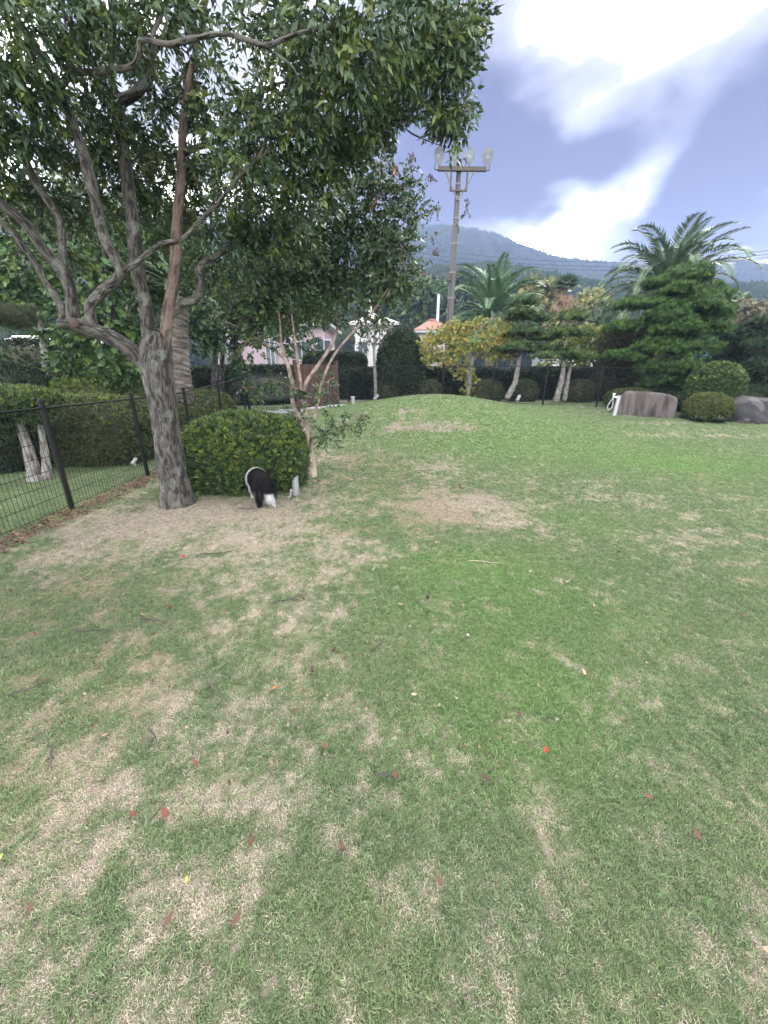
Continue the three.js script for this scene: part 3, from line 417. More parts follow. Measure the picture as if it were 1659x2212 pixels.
  foliage(sprig({ seed: 4, n: 10, len: 0.058, wid: 0.035, shoot: 0.15, open: 1.0, curl: 0.15 }), LEAF_GLOSS, L.concat(extra.filter((_, i) => i % 3 === 0).map((e) => { e[2] = 0.55; return e; })), o);
  foliage(sprig({ seed: 6, n: 5, len: 0.02, wid: 0.014, shoot: 0.02, open: 0.9 }), LEAF, buds, o, 'flower_buds').userData.label = 'pinkish purple flower buds';
}

// ───────────────────────── clipped shrubs and hedges ─────────────────────────
const SMALL = sprig({ seed: 11, n: 9, len: 0.042, wid: 0.017, shoot: 0.03, open: 0.9, curl: 0.15 }), MID = sprig({ seed: 12, n: 9, len: 0.06, wid: 0.028, shoot: 0.05, open: 1.0, curl: 0.2 }), BROAD = sprig({ seed: 13, n: 8, len: 0.12, wid: 0.09, shoot: 0.12, open: 1.1, droop: 0.2, curl: 0.2 });
// a clipped body: superellipsoid of half sizes a, b, c; round 2 = ball, 4 = boxy; sprigs over its surface
function clipped(parent, cx, cy, cz, a, b, c, { seed, n, geo = SMALL, mat: lm = LEAF, colors, fresh, freshShare = 0, round = 2.6, lump = 0.07, scale = 1, turn = 0, cut = -1, vary = 0.28, out = 0.7 }) {
  const r = rng(seed), L = [], ct = Math.cos(turn), sn = Math.sin(turn), pts = [];
  const surf = (d, k = 1) => { const q = Math.pow(Math.pow(Math.abs(d.x), round) + Math.pow(Math.abs(d.y), round) + Math.pow(Math.abs(d.z), round), -1 / round); const w = (1 + lump * 2 * (fbm3(d.x * 2.2 + seed, d.y * 2.2, d.z * 2.2, 3) - 0.5)) * k; const x = d.x * q * a * w, z = d.z * q * c * w; return V(cx + x * ct + z * sn, cy + d.y * q * b * w, cz - x * sn + z * ct); };
  for (let i = 0; i < n; i++) {
    const d = dirIn(r); if (d.y < cut) d.y = -d.y; const p = surf(d, 1 - 0.16 * r() * r()), nrm = V(d.x / a, d.y / b, d.z / c).normalize(), o = V((nrm.x * ct + nrm.z * sn) * out + (r() - 0.5) * 0.9, nrm.y * out + 0.25 + (r() - 0.5) * 0.8, (-nrm.x * sn + nrm.z * ct) * out + (r() - 0.5) * 0.9).normalize();
    const isNew = fresh && r() < freshShare * (0.4 + 1.2 * fbm3(p.x * 2.5, p.y * 2.5, p.z * 2.5, 2)) * (nrm.y > 0.3 ? 1.8 : 0.5);
    L.push([p, o, scale * (0.75 + 0.55 * r()), shade3(r, isNew ? fresh[Math.floor(r() * fresh.length)] : colors[Math.floor(r() * colors.length)], vary)]);
  }
  foliage(geo, lm, L, parent);
  const g = new THREE.IcosahedronGeometry(1, 4), pa = g.attributes.position; for (let i = 0; i < pa.count; i++) { const d = V(pa.getX(i), pa.getY(i), pa.getZ(i)).normalize(), p = surf(d, 0.9); pa.setXYZ(i, p.x, p.y, p.z); } g.computeVertexNormals();
  part('inner_twigs', g, CORE, parent);
}
const G_AZ = [[0.0416, 0.076, 0.0224], [0.0544, 0.0944, 0.024], [0.0336, 0.0624, 0.0208]], G_AZ_NEW = [[0.1275, 0.17, 0.0272], [0.0935, 0.136, 0.0272]], G_DARK = [[0.022, 0.042, 0.018], [0.03, 0.052, 0.02], [0.018, 0.034, 0.018]], G_OLIVE = [[0.06, 0.08, 0.024], [0.072, 0.092, 0.024], [0.048, 0.068, 0.024]];
{
  const o = thing('round_bush', 'dense clipped round azalea bush between the big tree and the crape myrtle', 'bush', V(-1.93, 0, -5.32));
  clipped(o, 0, 0.35, 0, 0.80, 0.57, 0.66, { seed: 61, n: 7000, colors: G_AZ, fresh: G_AZ_NEW, freshShare: 0.3, round: 2.9, lump: 0.10, scale: 1.25 });
}
// shrubs beyond the left fence
const shrub = (name, label, cat, p, a, b, c, opt, group) => { const o = thing(name, label, cat, V(p.x, land(p.x, -p.z), p.z), 0, group); clipped(o, 0, b * (opt.lift ?? 0.75), 0, a, b, c, opt); return o; };
shrub('box_hedge', 'broad rounded azalea hedge right behind the mesh fence by the big tree', 'hedge', V(-5.15, 0, -6.9), 1.05, 0.62, 0.72, { seed: 62, n: 6500, colors: G_OLIVE, fresh: G_AZ_NEW, freshShare: 0.2, round: 3, scale: 1.1 });
shrub('box_hedge', 'low azalea hedge between palm trunk and the fence', 'hedge', V(-4.9, 0, -9.6), 0.95, 0.52, 1.5, { seed: 63, n: 5200, colors: G_OLIVE, fresh: G_AZ_NEW, freshShare: 0.3, round: 3.6, scale: 1.25 });
shrub('box_hedge', 'pale green topped hedge behind the rounded azalea hedge', 'hedge', V(-6.6, 0, -9.3), 1.1, 0.72, 1.0, { seed: 64, n: 4500, colors: G_OLIVE, fresh: G_AZ_NEW, freshShare: 0.4, round: 3, scale: 1.3 });
shrub('box_hedge', 'dark hedge at the left edge beyond the fence', 'hedge', V(-8.6, 0, -8.4), 1.5, 0.95, 0.9, { seed: 65, n: 5200, colors: G_DARK, round: 3, scale: 1.3 });
shrub('box_hedge', 'tall dark hedge at far left behind the pale tree trunk', 'hedge', V(-10.4, 0, -11.2), 3.4, 1.15, 0.9, { seed: 66, n: 6500, colors: G_DARK, round: 4, geo: MID, scale: 1.3 });
{ // low cloud-pruned tree with pale twin trunk at the left edge
  const p = onLand(78, 1046), o = thing('garden_tree', 'small twin-trunked tree with pale lichen bark behind the fence at left edge', 'tree');
  for (const l of [[[85, 1056, 5.45, 38], [74, 1020, 5.45, 26], [58, 960, 5.45, 20], [38, 910, 5.45, 17], [18, 875, 5.45, 14]], [[92, 1054, 5.5, 30], [100, 1010, 5.5, 17], [92, 950, 5.5, 13], [84, 895, 5.5, 10]]]) part('trunk', limbAt(l, { sides: 14, step: 0.04, rough: 0.08 }), BARK_PALE, o);
  clipped(o, at(30, 868, 5.4).x, at(30, 868, 5.4).y, -5.4, 0.5, 0.17, 0.45, { seed: 67, n: 2200, colors: G_AZ, fresh: G_AZ_NEW, freshShare: 0.2, round: 2.2, scale: 1.0 });
  clipped(o, at(86, 893, 5.45).x, at(86, 893, 5.45).y, -5.45, 0.24, 0.10, 0.24, { seed: 70, n: 700, colors: G_AZ, round: 2.2, scale: 1.0 });
  clipped(o, at(14, 975, 6.1).x, at(14, 975, 6.1).y, -6.1, 0.40, 0.34, 0.4, { seed: 68, n: 1800, colors: G_DARK, round: 2.4, scale: 1.1 });
  clipped(o, at(-30, 920, 5.4).x, at(-30, 920, 5.4).y, -5.4, 0.40, 0.22, 0.4, { seed: 69, n: 1200, colors: G_AZ, round: 2.4, scale: 1.1 });
}

// ───────────────────────── fences and gate ─────────────────────────
const BLACK = new THREE.MeshPhysicalMaterial({ color: rgb(0.006, 0.006, 0.0065), roughness: 0.55, specularIntensity: 0.35 }), WIRE = new THREE.MeshPhysicalMaterial({ color: rgb(0.007, 0.008, 0.0075), roughness: 0.6, specularIntensity: 0.35 });
function cyl(r, len, n = 6) { const g = new THREE.CylinderGeometry(r, r, len, n, 1); return g; }
function meshFence(name, label, posts, height, detailed) {
  const o = thing(name, label, 'fence'), pg = cyl(0.027, height + 0.06, 12), capG = new THREE.SphereGeometry(0.029, 10, 6);
  pg.translate(0, (height + 0.06) / 2, 0);
  posts.forEach((p) => { const q = part('post', pg, BLACK, o); q.position.copy(p); const k = part('cap', capG, BLACK, q); k.position.y = height + 0.06; });
  for (let i = 0; i < posts.length - 1; i++) {
    const a = posts[i], b = posts[i + 1], L = Math.hypot(b.x - a.x, b.z - a.z), yaw = Math.atan2(-(b.z - a.z), b.x - a.x), slope = (b.y - a.y) / L;
    const y = (t) => mix(a.y, b.y, t), nv = Math.round(L / 0.05), pos = (t, h) => V(mix(a.x, b.x, t), y(t) + h, mix(a.z, b.z, t));
    const fine = detailed && i < detailed, bits = [];
    const vg = cyl(0.0022, height - 0.05, 5), hl = Math.hypot(L, b.y - a.y), hg = cyl(0.0032, hl, 5); hg.rotateZ(Math.PI / 2);
    const put = (nm, g, p, rot) => { if (fine) { const m = part(nm, g, WIRE, o); m.position.copy(p); if (rot) m.rotation.set(0, yaw, Math.atan(slope), 'YXZ'); } else { const c = g.clone(); if (rot) { c.rotateZ(Math.atan(slope)); c.rotateY(yaw); } c.translate(p.x, p.y, p.z); bits.push(c); } };
    for (let k = 1; k < nv; k++) put('upright_wire', vg, pos(k / nv, height / 2 + 0.02), false);
    for (let k = 0; k <= 7; k++) { const h = 0.06 + k * (height - 0.12) / 7; const q = pos(0.5, h); q.z += 0.005; put('cross_wire', hg, q, true); }
    if (bits.length) part('wire_panel', merge(bits), WIRE, o).userData.kind = 'stuff';
    const rg = cyl(0.012, hl, 8); rg.rotateZ(Math.PI / 2); const rail = part('top_rail', rg, BLACK, o); rail.position.copy(pos(0.5, height - 0.01)); rail.rotation.set(0, yaw, Math.atan(slope), 'YXZ');
  }
  return o;
}
const post = (x, d) => V(x, land(x, d), -d);
meshFence('mesh_fence', 'black wire mesh fence running along the left side of the lawn', [1.15, 2.68, 4.2, 5.72, 7.25, 8.78, 10.35].map((d) => post(-3.6, d)), 1.15, 4);
const farPosts = [post(-1.52, 13.1), post(-1.24, 14.1)]; for (let i = 1; i <= 6; i++) farPosts.push(post(-1.24 + i * 1.6, 14.1 - i * 0.28));
meshFence('mesh_fence', 'black wire mesh fence standing behind the grassy mound', farPosts, 1.2, 0);
{ // dark solid leaf of the gateway, swung open
  const a = post(-3.55, 10.5), b = post(-2.45, 12.0), L = Math.hypot(b.x - a.x, b.z - a.z), o = thing('mesh_gate', 'dark sheeted gate leaf standing open at the end of the left fence', 'gate', a, Math.atan2(-(b.z - a.z), b.x - a.x));
  part('frame', merge([box(0.05, 1.2, 0.05, 0, 0.6, 0), box(0.05, 1.2, 0.05, L, 0.6, 0), box(L, 0.05, 0.05, L / 2, 1.2, 0), box(L, 0.05, 0.05, L / 2, 0.52, 0), box(L, 0.05, 0.05, L / 2, 0.08, 0)]), BLACK, o);
  part('sheet', box(L - 0.06, 0.62, 0.012, L / 2, 0.86, 0), mat(0.008, 0.0085, 0.0105, { roughness: 0.7 }), o);
  const wg = cyl(0.003, 0.4, 5); for (let i = 1; i < 24; i++) { const w = part('bar', wg, WIRE, o); w.position.set(L * i / 24, 0.3, 0); }
}
{ // brown slatted wooden gate
  const a = at(648, 893, 11.9), b = at(727, 887, 12.9); a.y = land(a.x, 11.9); b.y = land(b.x, 12.9);
  const L = Math.hypot(b.x - a.x, b.z - a.z), o = thing('wooden_gate', 'brown slatted wooden gate behind the crape myrtle', 'gate', V(a.x, Math.min(a.y, b.y) + 0.02, a.z), Math.atan2(-(b.z - a.z), b.x - a.x));
  const W = [mat(0.042, 0.017, 0.013, { roughness: 0.7 }), mat(0.035, 0.014, 0.011, { roughness: 0.75 }), mat(0.05, 0.021, 0.016, { roughness: 0.7 })], n = 15, sl = box(L / n * 0.8, 1.22, 0.022);
  for (let i = 0; i < n; i++) { const s = part('slat', sl, W[(i * 7) % 3], o); s.position.set((i + 0.5) * L / n, 0.68, 0.03); }
  for (const h of [0.22, 1.1]) { const r = part('rail', box(L, 0.09, 0.03), W[1], o); r.position.set(L / 2, h, 0); }
  for (const x of [-0.05, L + 0.05]) { const p = part('post', box(0.09, 1.42, 0.09), W[0], o); p.position.set(x, 0.69, 0); }
}

// ───────────────────────── dog ─────────────────────────
{
  const P = onLand(574, 1092), o = thing('dog', 'black long-haired dog with white-tipped tail sniffing at the round bush, seen from behind', 'dog', V(P.x, P.y, P.z), 0.5); o.scale.setScalar(0.84);
  // joints in metres: x right, y up, z towards the viewer; the dog faces away (-z)
  const bones = [
    [[0, 0.355, 0.02], 0.092, [0, 0.36, -0.14], 0.098], [[0, 0.355, -0.14], 0.100, [-0.01, 0.335, -0.40], 0.125], [[-0.01, 0.32, -0.40], 0.125, [-0.03, 0.30, -0.50], 0.10],
    [[-0.03, 0.31, -0.48], 0.09, [-0.10, 0.24, -0.62], 0.07], [[-0.10, 0.24, -0.62], 0.072, [-0.13, 0.18, -0.70], 0.062], [[-0.13, 0.175, -0.70], 0.045, [-0.15, 0.10, -0.80], 0.026],
    [[-0.15, 0.24, -0.62], 0.028, [-0.19, 0.27, -0.60], 0.012], [[-0.06, 0.25, -0.66], 0.028, [-0.03, 0.29, -0.64], 0.012]];
  for (const s of [-1, 1]) bones.push([[s * 0.065, 0.325, 0.0], 0.08, [s * 0.09, 0.22, -0.05], 0.058], [[s * 0.09, 0.22, -0.05], 0.052, [s * 0.09, 0.14, 0.07], 0.03], [[s * 0.09, 0.14, 0.07], 0.026, [s * 0.095, 0.03, 0.05], 0.02], [[s * 0.095, 0.024, 0.05], 0.024, [s * 0.095, 0.02, 0.005], 0.022],
    [[s * 0.075, 0.26, -0.42], 0.07, [s * 0.08, 0.15, -0.40], 0.042], [[s * 0.08, 0.15, -0.40], 0.036, [s * 0.08, 0.03, -0.43], 0.024], [[s * 0.08, 0.024, -0.43], 0.026, [s * 0.08, 0.02, -0.47], 0.024]);
  // fluffy breeches and tail
  for (const s of [-1, 1]) bones.push([[s * 0.075, 0.29, 0.05], 0.05, [s * 0.085, 0.19, 0.08], 0.03]);
  bones.push([[0.0, 0.34, 0.09], 0.045, [0.012, 0.25, 0.15], 0.034], [[0.012, 0.25, 0.15], 0.030, [0.035, 0.14, 0.185], 0.034], [[0.035, 0.14, 0.185], 0.033, [0.085, 0.03, 0.21], 0.010]);
  const A = V(), B = V(), Pp = V(), ab = V();
  const dist = (p) => { let k = 0; for (const [a, ra, b, rb] of bones) { A.set(...a); B.set(...b); ab.subVectors(B, A); const t = clamp(Pp.subVectors(p, A).dot(ab) / ab.lengthSq()), d = Pp.subVectors(p, A).addScaledVector(ab, -t).length() - mix(ra, rb, t); k += Math.exp(-d * 46); } return -Math.log(k) / 46; };
  const lo = V(-0.30, -0.03, -0.88), hi = V(0.26, 0.50, 0.28), st = 0.013, n = [0, 1, 2].map((k) => Math.ceil((hi.getComponent(k) - lo.getComponent(k)) / st));
  // surface nets on the joined field
  const F = new Float32Array((n[0] + 1) * (n[1] + 1) * (n[2] + 1)), id = (i, j, k) => (k * (n[1] + 1) + j) * (n[0] + 1) + i, q = V();
  for (let k = 0; k <= n[2]; k++) for (let j = 0; j <= n[1]; j++) for (let i = 0; i <= n[0]; i++) { q.set(lo.x + i * st, lo.y + j * st, lo.z + k * st); F[id(i, j, k)] = dist(q) + 0.010 * (fbm3(q.x * 38, q.y * 12, q.z * 38, 2) - 0.5); }
  const vid = new Int32Array(F.length).fill(-1), pos = [], col = [], idx = [];
  const tailT = (x, y, z) => smooth(0.235, 0.195, y) * smooth(0.135, 0.15, z);
  for (let k = 0; k < n[2]; k++) for (let j = 0; j < n[1]; j++) for (let i = 0; i < n[0]; i++) {
    let cnt = 0, sx = 0, sy = 0, sz = 0; const cs = [];
    for (let c = 0; c < 8; c++) cs.push(F[id(i + (c & 1), j + ((c >> 1) & 1), k + (c >> 2))]);
    for (const [a, b] of [[0, 1], [2, 3], [4, 5], [6, 7], [0, 2], [1, 3], [4, 6], [5, 7], [0, 4], [1, 5], [2, 6], [3, 7]]) if ((cs[a] < 0) !== (cs[b] < 0)) { const t = cs[a] / (cs[a] - cs[b]); sx += mix(a & 1, b & 1, t); sy += mix((a >> 1) & 1, (b >> 1) & 1, t); sz += mix(a >> 2, b >> 2, t); cnt++; }
    if (cnt) {
      vid[id(i, j, k)] = pos.length / 3; const x = lo.x + (i + sx / cnt) * st, y = lo.y + (j + sy / cnt) * st, z = lo.z + (k + sz / cnt) * st; pos.push(x, y, z);
      const nn = fbm3(x * 30, y * 30, z * 30, 2) - 0.5; let w = smooth(0.4, 0.6, tailT(x, y, z) + nn * 0.3);
      w = Math.max(w, smooth(0.45, 0.55, smooth(-0.34, -0.40, z) * smooth(-0.52, -0.48, z) + nn * 0.6));                    // white collar
      w = Math.max(w, 0.5 * smooth(0.07, 0.03, y + nn * 0.05) * (z < -0.3 ? 1 : 0));                                        // pale forefeet
      const grey = smooth(0.55, 0.75, fbm3(x * 26 + 5, y * 6, z * 26, 2)) * smooth(0.30, 0.2, y) * (z > -0.1 ? 0.10 : 0.02);
      col.push(mix(0.006 + grey * 0.7, 0.38, w), mix(0.0055 + grey * 0.66, 0.375, w), mix(0.006 + grey * 0.66, 0.37, w));
    }
  }
  for (let k = 1; k < n[2]; k++) for (let j = 1; j < n[1]; j++) for (let i = 1; i < n[0]; i++) {
    const f0 = F[id(i, j, k)];
    for (const [ax, e1, e2] of [[0, 1, 2], [1, 2, 0], [2, 0, 1]]) {
      const s = [i, j, k]; s[ax]++; if (s[ax] > n[ax]) continue; const f1 = F[id(...s)]; if ((f0 < 0) === (f1 < 0)) continue;
      const g = (a, b) => { const t = [i, j, k]; t[e1] -= a; t[e2] -= b; return vid[id(...t)]; }, v = [g(0, 0), g(1, 0), g(1, 1), g(0, 1)];
      if (v.some((x) => x < 0)) continue; f0 < 0 ? idx.push(v[0], v[1], v[2], v[0], v[2], v[3]) : idx.push(v[0], v[2], v[1], v[0], v[3], v[2]);
    }
  }
  const g = geoFrom(pos, idx); g.setAttribute('color', new THREE.Float32BufferAttribute(col, 3));
  part('body', g, new THREE.MeshPhysicalMaterial({ vertexColors: true, roughness: 0.75, specularIntensity: 0.25 }), o);
  // coat: strands combed backwards and down
  const r = rng(301), fp = [], fc = [], fi = [], N = g.attributes.normal;
  for (let i = 0; i < 15000; i++) {
    const v = Math.floor(r() * pos.length / 3), x = pos[v * 3], y = pos[v * 3 + 1], z = pos[v * 3 + 2]; if (y < 0.05) continue;
    const nx = N.getX(v), ny = N.getY(v), nz = N.getZ(v), l = (z > 0.0 ? 0.04 : 0.026) * (0.6 + 0.8 * r()), d = V(nx * 0.45 + (r() - 0.5) * 0.4, ny * 0.3 - 0.75, nz * 0.45 + 0.5 + (r() - 0.5) * 0.3).normalize(), s = V(r() - 0.5, r() - 0.5, r() - 0.5).normalize().multiplyScalar(0.0016), b = fp.length / 3;
    fp.push(x - s.x, y - s.y, z - s.z, x + s.x, y + s.y, z + s.z, x + d.x * l + nx * 0.006, y + d.y * l + ny * 0.006, z + d.z * l + nz * 0.006); fi.push(b, b + 1, b + 2);
    const k = 0.75 + 0.5 * r(); for (let c = 0; c < 3; c++) fc.push(col[v * 3] * k, col[v * 3 + 1] * k, col[v * 3 + 2] * k);
  }
  const fg = geoFrom(fp, fi); fg.setAttribute('color', new THREE.Float32BufferAttribute(fc, 3));
  part('fur', fg, new THREE.MeshPhysicalMaterial({ vertexColors: true, roughness: 0.65, specularIntensity: 0.3, side: THREE.DoubleSide }), o).userData.kind = 'stuff';
}

// ───────────────────────── garden lamps and small posts ─────────────────────────
const ALU = mat(0.33, 0.33, 0.35, { roughness: 0.38, metalness: 0.55 }), WHITE = mat(0.3, 0.31, 0.32, { roughness: 0.5 }), DARKIN = mat(0.015, 0.015, 0.016, { roughness: 0.6 });
function canShape(r, h, rise) { // open tube whose mouth is cut at a slant
  const n = 28, pos = [], idx = []; for (const [rr, inner] of [[r, 0], [r * 0.9, 1]]) for (let i = 0; i <= n; i++) { const a = i / n * 6.2832, x = Math.cos(a), z = Math.sin(a), top = h + x * rise; for (const y of [inner ? h * 0.35 : 0, top]) pos.push(x * rr, y, z * rr); }
  const R = (n + 1) * 2; for (let i = 0; i < n; i++) { const a = i * 2; idx.push(a, a + 1, a + 2, a + 1, a + 3, a + 2, R + a, R + a + 2, R + a + 1, R + a + 1, R + a + 2, R + a + 3, a + 1, R + a + 1, a + 3, a + 3, R + a + 1, R + a + 3); }
  return geoFrom(pos, idx);
}
{
  const p = onLand(636, 1074), o = thing('garden_spotlight', 'silver cylindrical garden spotlight standing between the dog and the crape myrtle', 'garden light', p, 0.25);
  const c = part('lamp_can', canShape(0.041, 0.205, 0.036), ALU, o); c.position.set(0.02, 0.04, 0); c.rotation.z = -0.03;
  const ln = part('lens', new THREE.CylinderGeometry(0.036, 0.036, 0.01, 24), DARKIN, o); ln.position.set(0.02, 0.14, 0);
  const ring = part('band', (() => { const g = new THREE.TorusGeometry(0.0415, 0.004, 6, 28); g.rotateX(Math.PI / 2); return g; })(), mat(0.3, 0.3, 0.31, { roughness: 0.4, metalness: 0.5 }), o); ring.position.set(0.02, 0.15, 0);
  const bot = part('base_cap', new THREE.CylinderGeometry(0.041, 0.038, 0.02, 24), ALU, o); bot.position.set(0.02, 0.035, 0);
  const br = part('bracket', merge([box(0.034, 0.03, 0.03, -0.032, 0.095, 0.01), rod(V(-0.04, 0.085, 0.01), V(-0.045, 0.02, 0.02), 0.010, 8), rod(V(-0.045, 0.02, 0.02), V(-0.085, 0.006, 0.03), 0.010, 8)]), ALU, o);
}
function spot(p, label, turn, s = 1) {
  const o = thing('garden_spotlight', label, 'garden light', p, turn);
  const c = part('lamp_head', (() => { const g = new THREE.CylinderGeometry(0.05 * s, 0.05 * s, 0.22 * s, 18); g.rotateZ(-0.9); return g; })(), WHITE, o); c.position.set(0, 0.17 * s, 0);
  part('stake', cyl(0.015, 0.16 * s, 8).translate(0, 0.07 * s, 0), WHITE, o); return o;
}
spot(post(-0.28, 14.5), 'small white spotlight at the foot of the thin pale tree', 0.3, 1.0);
spot(post(4.55, 13.6), 'small white spotlight beside the leaning pine trunk', 0.9, 1.1);
spot(onLand(292, 1008), 'small white spotlight beyond the left fence by the rounded hedge', 1.2, 0.55);
{ const p = post(-0.98, 12.6), o = thing('bollard_light', 'short grey stub light on the lawn near the wooden gate', 'garden light', p); part('stem', new THREE.CylinderGeometry(0.055, 0.06, 0.22, 20).translate(0, 0.11, 0), ALU, o); part('cap', new THREE.CylinderGeometry(0.068, 0.068, 0.045, 20).translate(0, 0.245, 0), WHITE, o); }
{ // white water post with a hose loop
  const p = onLand(1326, 899), o = thing('water_post', 'white water post with looped white hose beside the stone slab', 'water post', p, -0.2); o.scale.setScalar(0.88);
  const s = part('column', new THREE.BoxGeometry(0.085, 0.62, 0.085).translate(0, 0.30, 0), WHITE, o); s.rotation.z = -0.05; part('cap', new THREE.BoxGeometry(0.095, 0.02, 0.095), WHITE, s).position.y = 0.62;
  const tap = part('tap', merge([rod(V(0, 0.56, 0.02), V(-0.13, 0.60, 0.03), 0.022, 10), rod(V(-0.13, 0.56, 0.03), V(-0.13, 0.68, 0.03), 0.03, 10), rod(V(-0.17, 0.68, 0.03), V(-0.08, 0.68, 0.03), 0.014, 8)]), mat(0.6, 0.62, 0.64, { roughness: 0.3, metalness: 0.4 }), o);
  part('hose_loop', new THREE.TubeGeometry(new THREE.CatmullRomCurve3([V(-0.13, 0.57, 0.04), V(-0.24, 0.36, 0.05), V(-0.245, 0.24, 0.05), V(-0.17, 0.20, 0.05), V(-0.12, 0.30, 0.05), V(-0.135, 0.55, 0.04)]), 40, 0.013, 8), WHITE, o);
}

// ───────────────────────── rocks ─────────────────────────
const rockTex = texture(512, (u, v) => { const s = wrapN(u, v, 13, 3, 5, 70), f = wrapN(u, v, 5, 2, 4, 75), g = 0.8 + 0.4 * wrapN(u, v, 80, 60, 2, 78), k = smooth(0.35, 0.68, s * 0.6 + f * 0.5); const a = [0.012, 0.010, 0.0105], b = [0.085, 0.07, 0.067]; return [0, 1, 2].map((c) => toS(mix(a[c], b[c], k) * g)); });
const rockBump = texture(512, (u, v) => { const h = wrapN(u, v, 20, 3, 4, 70) * 0.7 + wrapN(u, v, 50, 50, 3, 79) * 0.3; return [h, h, h]; }, { srgb: false });
{
  const a = onLand(1336, 896), b = onLand(1483, 908), L = Math.hypot(b.x - a.x, b.z - a.z), H = 0.62;
  // columns of points run up the front, over the top and down the back
  const prof = [[0, 0.10], [0.05, 0.45], [0.12, 0.80], [0.18, 0.98], [0.24, 1.0], [0.42, 0.97], [0.6, 0.94], [0.84, 0.88], [0.94, 0.74], [1.0, 0.50]], topAt = (s) => { for (let i = 1; i < prof.length; i++) if (s <= prof[i][0]) return mix(prof[i - 1][1], prof[i][1], (s - prof[i - 1][0]) / (prof[i][0] - prof[i - 1][0])) * H; return prof.at(-1)[1] * H; };
  const pos = [], uv = [], idx = [], NX = 110, NY = 22, RING = NY * 2 + 8;
  for (let i = 0; i <= NX; i++) {
    const s = i / NX, x = s * L, h = topAt(s) + 0.035 * (fbm2(x * 7, 3, 3) - 0.5), end = Math.min(1, Math.min(s, 1 - s) * 14 + 0.15), dp = 0.42 * end;
    const face = (y) => 0.20 * (Math.abs(fbm3(x * 4.2, y * 0.5 + 3, 1.7, 4) - 0.5) * 2 - 0.3) + 0.05 * (fbm3(x * 16, y * 5, 4, 3) - 0.5) - y * 0.22 - (1 - end) * 0.12;
    const put = (y, z) => { pos.push(x, y, z); uv.push(x * 0.55, (y + z * 0.6) * 0.55); };
    for (let j = 0; j <= NY; j++) { const y = mix(-0.15, h - 0.02, j / NY); put(y, dp + face(y)); }
    for (let j = 1; j <= 6; j++) { const k = j / 7; put(h + 0.03 * Math.sin(k * Math.PI) + 0.03 * (fbm2(x * 9, k * 5, 2) - 0.5), mix(dp + face(h), -h * 0.1, k)); }
    for (let j = 0; j <= NY; j++) put(mix(h - 0.02, -0.15, j / NY), -h * 0.1 + 0.1 * (fbm3(x * 4, j * 0.1, 9, 3) - 0.5));
  }
  const R = pos.length / 3 / (NX + 1); for (let i = 0; i < NX; i++) for (let j = 0; j < R - 1; j++) { const k = i * R + j; idx.push(k, k + R, k + 1, k + 1, k + R, k + R + 1); }
  for (const [c0, flip] of [[0, 0], [NX * R, 1]]) for (let j = 1; j < R - 1; j++) flip ? idx.push(c0, c0 + j + 1, c0 + j) : idx.push(c0, c0 + j, c0 + j + 1);
  const g = geoFrom(pos, idx, uv);
  const m = single('stone_slab', g, new THREE.MeshStandardMaterial({ map: rockTex, bumpMap: rockBump, bumpScale: 0.03, roughness: 0.9 }), 'wide upright rock slab with vertical pale streaks in front of the large pine', 'rock');
  m.position.set(a.x, a.y, a.z - 0.45); m.rotation.y = Math.atan2(-(b.z - a.z), b.x - a.x);
}
{
  const c = onLand(1640, 915), g = new THREE.IcosahedronGeometry(1, 5), p = g.attributes.position;
  for (let i = 0; i < p.count; i++) { const d = V(p.getX(i), p.getY(i), p.getZ(i)).normalize(); let k = 1; for (const [x, y, z, o] of [[0.1, 1, 0.2, 0.80], [-0.8, 0.4, 0.5, 0.82], [-0.2, 0.3, 1, 0.80], [0.7, 0.5, 0.8, 0.88], [-0.5, 0.9, 0.1, 0.86], [0.3, -0.1, 1, 0.86], [-1, -0.1, 0.2, 0.9]]) { const n = V(x, y, z).normalize(), q = d.dot(n); if (q > 0) k = Math.min(k, o / q); } k *= 1 + 0.10 * (fbm3(d.x * 3, d.y * 3, d.z * 3, 5) - 0.5); p.setXYZ(i, d.x * k * 0.86, d.y * k * 0.52, d.z * k * 0.6); }
  g.computeVertexNormals(); const uv = g.attributes.uv; for (let i = 0; i < p.count; i++) uv.setXY(i, p.getX(i) * 0.4 + p.getY(i) * 0.5, p.getX(i) * 0.6 - p.getY(i) * 0.3 + p.getZ(i) * 0.3);
  const boul = texture(256, (u, v) => { const s = wrapN(u, v, 7, 3, 5, 90), w = smooth(0.56, 0.66, wrapN(u, v, 5, 4, 4, 95)), k = smooth(0.3, 0.7, s); return [0, 1, 2].map((q) => toS(mix(mix([0.012, 0.011, 0.012][q], [0.036, 0.032, 0.034][q], k), [0.10, 0.09, 0.09][q], w * 0.6))); });
  const m = single('boulder', g, new THREE.MeshStandardMaterial({ map: boul, bumpMap: rockBump, bumpScale: 0.03, roughness: 0.85 }), 'dark faceted boulder at the right edge beside the low olive shrub', 'rock'); m.position.set(c.x + 0.1, c.y + 0.2, c.z - 0.45); m.rotation.y = 0.3;
}
